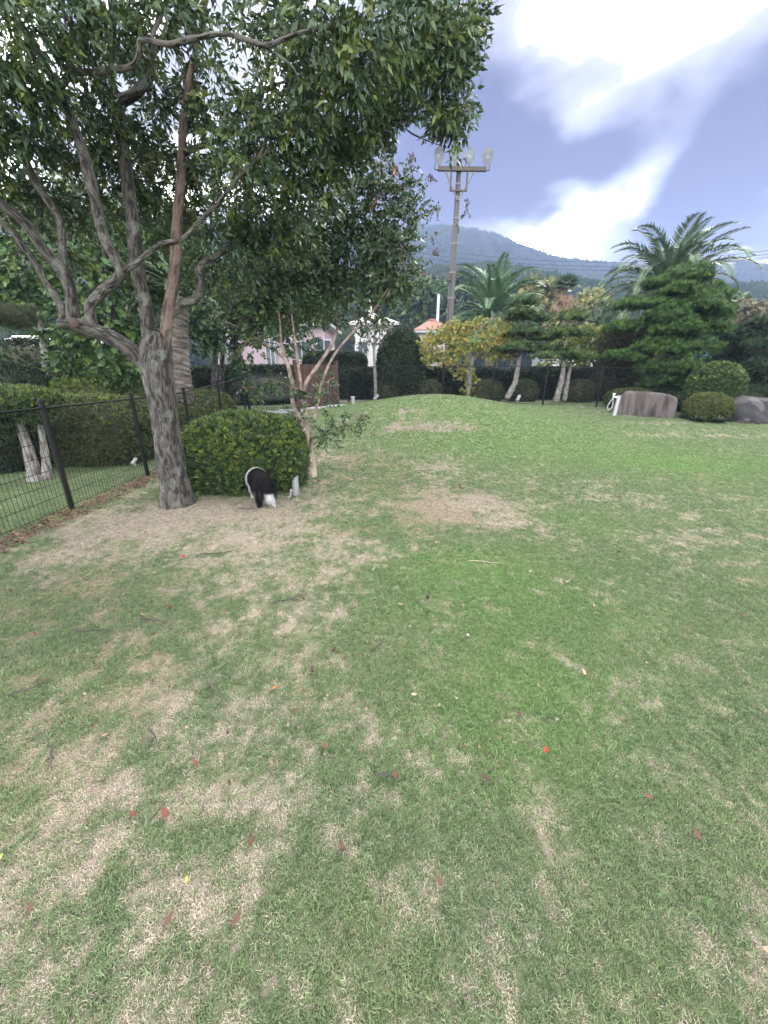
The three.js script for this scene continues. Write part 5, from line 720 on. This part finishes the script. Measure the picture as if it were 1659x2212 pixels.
// ───────────────────────── middle distance woods ─────────────────────────
{
  const wood = (label, u, v, d, r, cols, seed, name = 'woodland_tree') => { const s = sizeAt(r, v, d), c = at(u, v, d), o = thing(name, label, 'tree', V(0, 0, 0), 0, 'trees on the slope beyond the houses'), L = []; part('trunk', limb([V(c.x, land(c.x, d) - 0.3, c.z), V(c.x + 0.2, c.y * 0.5, c.z), V(c.x, c.y, c.z)], [0.22, 0.16, 0.08], { sides: 8, step: 0.6 }), BARK, o); const C = []; const q = rng(seed); for (let i = 0; i < 9; i++) { const e = dirIn(q); C.push([V(c.x + e.x * s * 0.6, c.y + e.y * s * 0.55, c.z + e.z * s * 0.6), s * 0.5, s * 0.42, s * 0.5, 1]); } C.push([V(c.x, c.y - s * 0.8, c.z), s * 0.6, s * 0.5, s * 0.6, 1]); fillClumps(L, C, { seed: seed + 5, per: 130, colors: cols, scale: d / 11, hang: 0.1, vary: 0.35 }); foliage(BROAD, LEAF, L, o, 'crown'); };
  const gy = [[0.16, 0.165, 0.055], [0.12, 0.15, 0.05], [0.19, 0.17, 0.07]], gg = [[0.055, 0.10, 0.04], [0.045, 0.085, 0.04], [0.07, 0.12, 0.04]], gd = [[0.035, 0.065, 0.04], [0.03, 0.055, 0.035]];
  [['straw-tinted bamboo clump left of the fan palm', 1165, 650, 46, 42, gy], ['yellowish bamboo clump right below the fan palm', 1270, 680, 44, 44, gy], ['olive tree behind the foot of the fan palm', 1225, 700, 40, 36, gy], ['pale olive tree right of the fan palm', 1310, 700, 42, 34, gg], ['green tree left of the floodlight pole', 920, 650, 50, 44, gg], ['green tree behind the orange roof', 880, 690, 52, 36, gg], ['green tree right behind the floodlight pole', 1000, 640, 55, 40, gd], ['dark tree far left of the floodlight pole', 850, 660, 56, 40, gd], ['dark green tree between pole and feather palm', 965, 680, 48, 30, gd], ['brownish tree above the tall right hedge', 1620, 690, 32, 44, [[0.10, 0.095, 0.05], [0.12, 0.10, 0.06]]], ['grey-green tree right of the large palm', 1570, 680, 36, 34, gg], ['green tree behind the slim pines', 1110, 700, 44, 34, gg], ['leafy tree behind the pink house roof', 700, 650, 50, 50, gg], ['tall leafy tree left behind the pink house', 540, 640, 45, 60, gg], ['green tree behind the white house at left', 60, 640, 32, 80, gg], ['green tree behind the left maple', 300, 620, 34, 80, gg]].forEach(([label, u, v, d, r, c], i) => wood(label, u, v, d, r, c, 1000 + i * 11));
}
// ───────────────────────── houses ─────────────────────────
const tileRoof = (w, dp, rise, color) => { // hipped roof with tile ribs running down each slope
  const g = [], add = (a, b, c, d) => { const n = Math.max(4, Math.round(a.distanceTo(b) / 0.28)), pos = [], idx = []; for (let i = 0; i <= n * 4; i++) { const t = i / (n * 4), k = 0.035 * Math.abs(Math.sin(i * Math.PI / 4)); for (let j = 0; j <= 10; j++) { const s = j / 10, e = V().lerpVectors(V().lerpVectors(a, b, t), V().lerpVectors(d, c, t), s); pos.push(e.x, e.y + k + (j % 2) * 0.012, e.z); } } for (let i = 0; i < n * 4; i++) for (let j = 0; j < 10; j++) { const q = i * 11 + j; idx.push(q, q + 11, q + 1, q + 1, q + 11, q + 12); } g.push(geoFrom(pos, idx)); };
  const hx = w / 2, hz = dp / 2, rx = Math.max(0.3, hx - hz), A = V(-hx, 0, hz), B = V(hx, 0, hz), C = V(hx, 0, -hz), D = V(-hx, 0, -hz), R0 = V(-rx, rise, 0), R1 = V(rx, rise, 0); add(A, B, R1, R0); add(C, D, R0, R1); add(B, C, R1, R1.clone()); add(D, A, R0, R0.clone()); return merge(g);
};
function house(name, label, x0, x1, d, h, dp, wall, roofC, rise, windows, over = 0.5) {
  const w = x1 - x0, y0 = 0.3, o = thing(name, label, 'house', V((x0 + x1) / 2, y0, -d - dp / 2));
  const wl = part('wall', box(w, h, dp, 0, h / 2, 0), wall, o);
  const rf = part('roof', tileRoof(w + over * 2, dp + over * 2, rise, roofC), roofC, o); rf.position.y = h + 0.05; part('ridge', rod(V(-Math.max(0.3, w / 2 - dp / 2), rise + 0.05, 0), V(Math.max(0.3, w / 2 - dp / 2), rise + 0.05, 0), 0.09, 8), roofC, rf);
  part('eaves', box(w + over * 2 - 0.02, 0.14, dp + over * 2 - 0.02, 0, h - 0.04, 0), WHITE, o);
  for (const [wx, wy, ww, wh] of windows) { const f = part('window', box(ww, wh, 0.06, wx, wy, dp / 2 + 0.03), mat(0.05, 0.06, 0.07, { roughness: 0.12 }), o); part('frame', merge([box(ww + 0.12, 0.07, 0.1, wx, wy + wh / 2 + 0.03, dp / 2 + 0.05), box(ww + 0.12, 0.07, 0.1, wx, wy - wh / 2 - 0.03, dp / 2 + 0.05), box(0.06, wh, 0.1, wx - ww / 2 - 0.03, wy, dp / 2 + 0.05), box(0.06, wh, 0.1, wx + ww / 2 + 0.03, wy, dp / 2 + 0.05), box(0.05, wh, 0.08, wx, wy, dp / 2 + 0.05)]), WHITE, f); }
  return o;
}
const plaster = (c) => { const t = texture(128, (u, v) => { const k = 0.92 + 0.16 * wrapN(u, v, 5, 4, 4, 200); return c.map((q) => toS(q * k)); }); return new THREE.MeshStandardMaterial({ map: t, roughness: 0.9 }); };
{
  const PINK = plaster([0.288, 0.2232, 0.252]), ORANGE = mat(0.19, 0.085, 0.06, { roughness: 0.8 }), ROSE = mat(0.19, 0.09, 0.08, { roughness: 0.8 });
  house('pink_house', 'pale pink rendered house with rose tile roof behind the crape myrtle', at(455, 700, 26).x, at(700, 700, 26).x, 26, 3.9, 5, PINK, ROSE, 1.5, [[0.05, 1.9, 0.5, 2.3], [-2.6, 2.2, 1.2, 1.4], [2.0, 2.4, 1.0, 1.0], [3.4, 2.4, 0.8, 1.2]]);
  house('tiled_house', 'house with orange clay tile roof left of the floodlight pole', at(905, 715, 34).x, at(962, 715, 34).x + 0.4, 34, at(930, 716, 34).y - 0.3, 4, plaster([0.315, 0.3, 0.2625]), ORANGE, 0.95, [[0, 2.4, 0.9, 1.0]]);
  house('white_house', 'white house behind the thin pale young tree', at(765, 700, 38).x, at(850, 700, 38).x, 38, at(800, 700, 38).y - 0.3, 5, plaster([0.4125, 0.4125, 0.42]), mat(0.45, 0.42, 0.42), 1.0, [[-1, 3.2, 0.8, 1.0], [1, 3.2, 0.8, 1.0]]);
  house('white_house', 'white house behind the smaller yellow tree', at(1195, 740, 40).x, at(1300, 740, 40).x, 40, at(1240, 732, 40).y - 0.3, 5, plaster([0.375, 0.3825, 0.405]), mat(0.4, 0.4, 0.42), 0.9, [[-1.2, 2.6, 0.9, 1.0], [1.2, 2.6, 0.9, 1.0]]);
  const o = house('white_house', 'long low house with white roof behind the far left hedge', at(-120, 750, 22).x, at(245, 750, 22).x, 22, at(60, 762, 22).y - 0.3, 4, plaster([0.5, 0.45, 0.4]), mat(0.72, 0.72, 0.75, { roughness: 0.6 }), 0.8, [[3.5, 1.6, 1.2, 1.0]]);
}
// ───────────────────────── floodlight pole, poles and wires ─────────────────────────
{
  const D = 18, foot = at(970, 690, D), x = foot.x, top = at(992, 345, D).y, y0 = land(x, D), o = thing('floodlight_pole', 'tall concrete pole carrying four round floodlights behind the yellow tree', 'light pole', V(x, y0, -D)); o.rotation.z = -0.01;
  const concrete = new THREE.MeshStandardMaterial({ map: texture(256, (u, v) => { const s = wrapN(u, v, 8, 3, 4, 210), k = smooth(0.35, 0.65, s); return [0, 1, 2].map((q) => toS(mix([0.03, 0.027, 0.028][q], [0.085, 0.08, 0.082][q], k))); }), roughness: 0.85 }), H = top - y0, steel = mat(0.06, 0.053, 0.045, { roughness: 0.6, metalness: 0.4 }), galv = mat(0.14, 0.135, 0.14, { roughness: 0.55, metalness: 0.4 });
  const pl = part('pole', new THREE.CylinderGeometry(0.085, 0.17, H, 20, 12).translate(0, H / 2, 0), concrete, o);
  for (const h of [0.985, 0.93, 0.88, 0.80, 0.70, 0.58, 0.47]) { const b = part('band', new THREE.CylinderGeometry(0.10 + (1 - h) * 0.09, 0.10 + (1 - h) * 0.09, 0.05, 18), galv, o); b.position.y = H * h * 0.98; }
  const armY = at(992, 369, D).y - y0, l = at(940, 369, D).x - x, r = at(1044, 369, D).x - x;
  part('crossarm', box(r - l, 0.13, 0.12, (r + l) / 2, armY, 0.14), steel, o);
  const jy = at(989, 436, D).y - y0; for (const s of [-1, 1]) part('brace', rod(V(s * (r - l) * 0.30 + 0.02, armY - 0.06, 0.14), V(s * 0.02, jy, 0.14), 0.032, 6), galv, o);
  for (const s of [-1, 1]) part('upright', box(0.06, 0.60, 0.06, s * 0.30, armY - 0.36, 0.14), steel, o); part('lower_bar', box(0.66, 0.05, 0.06, 0, armY - 0.66, 0.145), steel, o);
  const prof = []; for (let i = 0; i <= 14; i++) { const t = i / 14; prof.push(new THREE.Vector2(0.05 + 0.24 * Math.pow(t, 0.55), t * 0.30)); } const bowl = new THREE.LatheGeometry(prof, 28); bowl.rotateX(Math.PI / 2); bowl.translate(0, 0, -0.30); const shape = (g) => { const p = g.attributes.position; for (let i = 0; i < p.count; i++) { const y = p.getY(i); p.setXY(i, p.getX(i) * (1 + y * 0.55), y * 1.28); } g.computeVertexNormals(); return g; }; shape(bowl);
  const glass = shape(new THREE.CylinderGeometry(0.285, 0.285, 0.012, 28).rotateX(Math.PI / 2)), bulb = new THREE.SphereGeometry(0.085, 14, 10), body = new THREE.CylinderGeometry(0.05, 0.07, 0.16, 14).rotateX(Math.PI / 2).translate(0, 0, -0.36);
  const LENS = new THREE.MeshPhysicalMaterial({ color: rgb(0.8, 0.84, 0.88), transmission: 0.95, thickness: 0, roughness: 0.05 }), SILVER = mat(0.16, 0.175, 0.18, { roughness: 0.35, metalness: 0.6, side: THREE.DoubleSide });
  [[942, 0.35, 0], [975, -0.2, 0], [1008, 0.6, 0], [1046, -0.15, 0]].forEach(([u, yaw, pit]) => { const f = part('floodlight', bowl, SILVER, o); f.position.set(at(u, 343, D).x - x, at(u, 343, D).y - y0, 0.2); f.rotation.set(0.12, yaw, 0, 'YXZ'); f.scale.setScalar(0.70); part('lens', glass, LENS, f); part('bulb', bulb, WHITE, f).position.z = -0.14; part('housing', body, galv, f); part('bracket', merge([box(0.03, 0.26, 0.03, -0.14, -0.42, -0.1), box(0.03, 0.26, 0.03, 0.14, -0.42, -0.1), box(0.31, 0.04, 0.05, 0, -0.55, -0.1)]), steel, f); });
  const box1 = part('junction_box', box(0.16, 0.26, 0.12, -0.16, at(968, 600, D).y - y0, 0.1), steel, o);
}
{ const p = at(945, 697, 40), t = at(945, 645, 40), o = thing('utility_pole', 'plain pale utility pole above the orange roof', 'pole', V(p.x, 0.3, p.z)); part('pole', new THREE.CylinderGeometry(0.11, 0.16, t.y, 14).translate(0, t.y / 2, 0), mat(0.5, 0.5, 0.5), o); part('cap', new THREE.CylinderGeometry(0.13, 0.13, 0.12, 12).translate(0, t.y, 0), mat(0.35, 0.35, 0.35), o); }
{ const p = at(800, 690, 44), t = at(800, 575, 44), o = thing('utility_pole', 'utility pole with crossarm half hidden behind the crape myrtle', 'pole', V(p.x, 0.3, p.z)); part('pole', new THREE.CylinderGeometry(0.15, 0.22, t.y, 14).translate(0, t.y / 2, 0), mat(0.48, 0.47, 0.46), o); part('crossarm', box(2.2, 0.12, 0.12, 0, t.y - 0.7, 0.2), mat(0.3, 0.3, 0.3), o); for (const s of [-0.9, 0, 0.9]) part('insulator', cyl(0.06, 0.2, 8).translate(s, t.y - 0.54, 0.2), WHITE, o); }
[['highest', 0], ['middle', 9], ['lowest', 17]].forEach(([w, dy]) => { const pts = [[820, 520 + dy * 1.3, 76], [1000, 548 + dy * 1.2, 72], [1184, 563 + dy, 70], [1395, 566 + dy, 68], [1570, 551 + dy * 0.9, 66], [1659, 541 + dy * 0.9, 65], [1800, 522 + dy * 0.9, 64]].map((q) => at(...q)); single('power_line', new THREE.TubeGeometry(new THREE.CatmullRomCurve3(pts), 80, 0.032, 5), mat(0.03, 0.03, 0.035), `${w} of the three power lines crossing before the mountain`, 'power line', 'power lines before the mountain'); });

// ───────────────────────── fallen leaves and twigs ─────────────────────────
{
  const leafGeo = (seed, curl) => { const r = rng(seed), n = 7, pos = [], idx = []; for (let i = 0; i <= n; i++) { const t = i / n, w = 0.021 * Math.pow(Math.sin(Math.PI * clamp(t * 0.96 + 0.02)), 0.75), y = curl * 0.05 * Math.pow(Math.abs(t - 0.5) * 2, 2); for (const s of [-1, 0, 1]) pos.push((t - 0.5) * 0.085, y + Math.abs(s) * 0.010 * curl + (r() - 0.5) * 0.002, s * w); } for (let i = 0; i < n; i++) for (let s = 0; s < 2; s++) { const q = i * 3 + s; idx.push(q, q + 1, q + 3, q + 1, q + 4, q + 3); } const st = rod(V(-0.042, curl * 0.05, 0), V(-0.065, curl * 0.05, 0.004), 0.0012, 4); st.deleteAttribute('uv'); return merge([geoFrom(pos, idx), st]); };
  const geos = [leafGeo(1, 0.3), leafGeo(2, 0.7), leafGeo(3, 0.1), leafGeo(4, 1)];
  const tex = leafMat({ roughness: 0.7, transmission: 0.08 }), LM = { red: [0.36, 0.03, 0.02], rust: [0.11, 0.038, 0.024], brown: [0.085, 0.042, 0.027], tan: [0.28, 0.20, 0.13], dark: [0.05, 0.022, 0.02], pale: [0.24, 0.205, 0.145], yellow: [0.30, 0.32, 0.07], orange: [0.26, 0.10, 0.045] }, mats = {}; for (const k in LM) mats[k] = leafMat({ color: rgb(...LM[k]), roughness: 0.7, transmission: 0.08 });
  const r = rng(77);
  const lay = (u, v, kind, s, label, group) => { const p = onLand(u, v), m = single('fallen_leaf', geos[Math.floor(r() * 4)], mats[kind], label, 'leaf', group); m.position.set(p.x, p.y + 0.024, p.z); m.rotation.set((r() - 0.5) * 0.7, r() * 6.28, (r() - 0.5) * 0.7); m.scale.setScalar(s * mix(0.5, 0.85, smooth(2, 5, -p.z) )); };
  const one = [[1178, 1635, 'red', 0.8, 'bright scarlet fallen leaf alone on the green turf'], [362, 1772, 'rust', 1.15, 'large reddish brown leaf in left foreground, right of its pair'], [293, 1777, 'rust', 0.85, 'curled rust leaf in left foreground, left of its pair'], [398, 1210, 'red', 1.0, 'red leaf on the dry patch below the big tree'], [867, 1315, 'tan', 1.1, 'tan leaf left of the two dark red leaves mid-lawn'], [923, 1303, 'dark', 1.1, 'farther of the two dark red leaves mid-lawn'], [925, 1331, 'dark', 1.1, 'nearer of the two dark red leaves mid-lawn'], [1222, 1265, 'pale', 1.2, 'pale leaf on the bright turf below the pale stick'], [805, 1238, 'pale', 1.1, 'pale curled leaf at the edge of the dry patch mid-lawn'], [593, 1496, 'orange', 0.8, 'orange leaf on the left part of the lawn'], [408, 1922, 'yellow', 0.5, 'small yellow-green leaf in the left foreground'], [8, 1865, 'yellow', 0.6, 'yellow-green leaf at the left edge of the foreground'], [1605, 1338, 'brown', 1.0, 'brown leaf near the right edge on pale turf'], [996, 1060, 'dark', 1.5, 'dark leaf at the far rim of the central dry patch'], [545, 1832, 'brown', 0.8, 'brown leaf at lower left centre below the rust pair'], [740, 1845, 'brown', 0.8, 'brown leaf on a bare spot at lower centre'], [948, 1917, 'brown', 0.75, 'brown leaf in the lower centre foreground'], [425, 1660, 'rust', 0.8, 'rust leaf above the left foreground pair'], [1048, 1695, 'dark', 0.9, 'dark leaf left below the scarlet leaf'], [1650, 2070, 'tan', 0.9, 'tan leaf in the bottom right corner'], [690, 1045, 'orange', 1.3, 'orange leaf at the foot of the crape myrtle']];
  for (const a of one) lay(...a);
  const many = [];
  for (const [u, v, k] of [[703, 1626, 'rust'], [657, 1500, 'brown'], [675, 1463, 'dark'], [368, 1494, 'rust'], [683, 1257, 'brown'], [657, 1304, 'rust'], [1283, 1318, 'tan'], [1396, 1445, 'tan'], [1260, 1460, 'tan'], [596, 1180, 'tan'], [637, 1115, 'pale'], [500, 1710, 'brown'], [235, 1480, 'brown'], [80, 1380, 'rust'], [28, 1285, 'brown'], [370, 1325, 'rust'], [370, 2000, 'brown'], [515, 2000, 'brown'], [70, 1972, 'brown'], [1395, 1735, 'brown'], [1500, 1810, 'brown'], [640, 1545, 'brown'], [855, 1690, 'rust'], [310, 1335, 'pale'], [722, 1150, 'tan'], [590, 1110, 'tan'], [760, 1040, 'tan'], [1335, 1200, 'brown'], [1430, 1390, 'dark'], [1120, 1550, 'dark'], [100, 1480, 'brown'], [230, 1600, 'tan'], [840, 1170, 'dark'], [785, 1150, 'rust'], [1560, 1560, 'brown'], [1145, 1240, 'pale'], [720, 1415, 'dark'], [895, 1510, 'pale'], [1010, 1380, 'pale'], [1400, 1250, 'pale'], [210, 1085, 'pale'], [185, 1110, 'brown'], [450, 1140, 'pale'], [1220, 1095, 'brown'], [1080, 1030, 'dark'], [780, 1000, 'pale'], [1495, 990, 'dark'], [940, 1180, 'tan']]) {
    const tone = { rust: 'small rust-red', brown: 'small mid-brown', dark: 'small blackish', tan: 'small tan', pale: 'small whitish' }[k];
    const where = v < 1130 ? 'in the distance before the mound' : v < 1260 ? 'on the worn turf in the middle distance' : u < 300 ? (v < 1550 ? 'near the left edge halfway down the lawn' : 'near the left edge of the foreground') : v > 1680 ? (u < 900 ? 'in the left half of the foreground' : 'in the right half of the foreground') : u < 620 ? 'on mottled turf left of the middle' : u < 800 ? 'on mottled turf just left of centre' : u < 1160 ? 'on the green turf at the centre' : 'on the green turf right of centre';
    many.push([u, v, k, tone, where]);
  }
  for (const m of many) {        // alike leaves in one place are told apart by their order
    const [u, v, k, tone, where] = m, same = many.filter((o) => o[3] === tone && o[4] === where).sort((p, q) => p[0] - q[0]), i = same.indexOf(m), n = same.length;
    const which = n === 1 ? '' : n === 2 ? ['left one of two ', 'right one of two '][i] : i === 0 ? 'leftmost of the ' : i === n - 1 ? 'rightmost of the ' : n === 3 ? 'middle one of the ' : `${['second', 'third', 'fourth'][i - 1]} from left of the `;
    lay(u, v, k, 0.55 + 0.45 * r(), `${which}${tone} fallen ${n === 1 ? 'leaf' : 'leaves'} ${where}`, 'small fallen leaves scattered over the lawn');
  }

  // twigs
  const twig = (u, v, ang, len, pale, label) => { const p = onLand(u, v), pts = [], q = rng(u * 7 + v); for (let i = 0; i <= 5; i++) { const t = i / 5 - 0.5, X = p.x + Math.cos(ang) * t * len + (q() - 0.5) * len * 0.10, Z = p.z + Math.sin(ang) * t * len + (q() - 0.5) * len * 0.10; pts.push(V(X, land(X, -Z) + 0.018 + q() * 0.012, Z)); } const bits = [limb(pts, pts.map((_, i) => 0.0045 - i * 0.0006), { sides: 6, step: 0.03, rough: 0.1 })]; const k = pts[2], e = V(k.x + Math.cos(ang + 0.7) * len * 0.3, k.y + 0.015, k.z + Math.sin(ang + 0.7) * len * 0.3); if (!pale) bits.push(limb([k, V().lerpVectors(k, e, 0.5), e], [0.003, 0.0024, 0.001], { sides: 5, step: 0.03, rough: 0.1 })); single('fallen_twig', merge(bits), pale ? mat(0.28, 0.24, 0.17) : mat(0.035, 0.028, 0.025), label, 'twig', 'twigs on the lawn'); };
  [[1052, 1218, 0.1, 0.28, 1, 'straight straw-coloured stick on the bright turf mid-lawn'], [330, 1345, 0.3, 0.22, 0, 'dark bent twig left of centre on the mottled turf'], [470, 1200, -0.3, 0.34, 0, 'long dark twig on the dry patch below the big tree'], [118, 1652, 0.9, 0.13, 0, 'short black twig at the left edge of the foreground'], [338, 1612, 0.8, 0.13, 0, 'short dark twig above the left foreground leaf pair'], [465, 1502, 0.7, 0.16, 0, 'dark forked twig on the left of the lawn'], [205, 1370, 0.1, 0.24, 0, 'dark twig on mottled turf near the left edge'], [630, 1300, -0.5, 0.28, 0, 'dark twig beside the pink dry patch at centre left'], [540, 1103, -0.1, 0.30, 0, 'black forked twig behind the dog on bare soil'], [300, 1105, -0.9, 0.16, 0, 'dark twig between fence and big tree trunk'], [845, 1688, 0.2, 0.12, 0, 'short dark twig at the centre of the foreground lawn'], [710, 1052, 0.0, 0.2, 0, 'dark twig in front of the crape myrtle'], [60, 1500, -0.6, 0.14, 0, 'thin dark twig at far left of the lawn'], [820, 1400, -0.8, 0.14, 0, 'short dark twig beside the bright turf']].forEach((a) => twig(...a));
  // leaf litter along the foot of the left fence and crumbs over the lawn
  const L = [], q = rng(5151); for (let i = 0; i < 1500; i++) { const d = 2.2 + q() * 5.5, x = -3.52 + (q() - 0.4) * 0.22 * (1 + q()); L.push([V(x, land(x, d) + 0.012 + q() * 0.015, -d), V((q() - 0.5) * 1.2, 1, (q() - 0.5) * 1.2).normalize(), 0.3 + 0.35 * q(), shade3(q, [[0.11, 0.05, 0.032], [0.06, 0.032, 0.024], [0.16, 0.10, 0.06]][Math.floor(q() * 3)], 0.3)]); }
  const li = foliage(geos[0], tex, L, scene, 'leaf_litter'); tag(li, 'brown leaf litter gathered along the foot of the left fence', 'leaf litter', null, 'stuff');
  const K = []; for (let i = 0; i < 2600; i++) { const d = 1 + Math.pow(q(), 0.8) * 9, x = (q() - 0.62) * d * 1.7; if (x < -3.5) continue; K.push([V(x, land(x, d) + 0.016, -d), V((q() - 0.5) * 1.2, 1, (q() - 0.5) * 1.2).normalize(), 0.10 + 0.16 * q(), shade3(q, [[0.2, 0.16, 0.11], [0.11, 0.055, 0.035], [0.22, 0.19, 0.14], [0.06, 0.04, 0.03]][Math.floor(q() * 4)], 0.3)]); }
  const cr = foliage(geos[1], tex, K, scene, 'leaf_crumbs'); tag(cr, 'tiny dry leaf crumbs strewn over the lawn', 'leaf litter', null, 'stuff');
}

// every thing's group sits at its own foot
for (const g of scene.children) {
  if (!g.isGroup || g.position.lengthSq() > 0 || g.userData.kind) continue;
  const b = new THREE.Box3(), t = new THREE.Box3(); for (const c of g.children) if (c.isMesh && !c.isInstancedMesh && (c.name === 'trunk' || c.name === 'post')) { c.updateMatrix(); c.geometry.computeBoundingBox(); t.copy(c.geometry.boundingBox).applyMatrix4(c.matrix); b.union(t); if (c.name === 'trunk') break; }
  if (b.isEmpty()) continue;
  const f = V((b.min.x + b.max.x) / 2, b.min.y, (b.min.z + b.max.z) / 2); g.position.copy(f); for (const c of g.children) c.position.sub(f);
}
// moist air between the garden and the mountain
scene.fog = new THREE.FogExp2(new THREE.Color(0.5, 0.65, 1.0), 0.0007);
renderer.render(scene, camera);
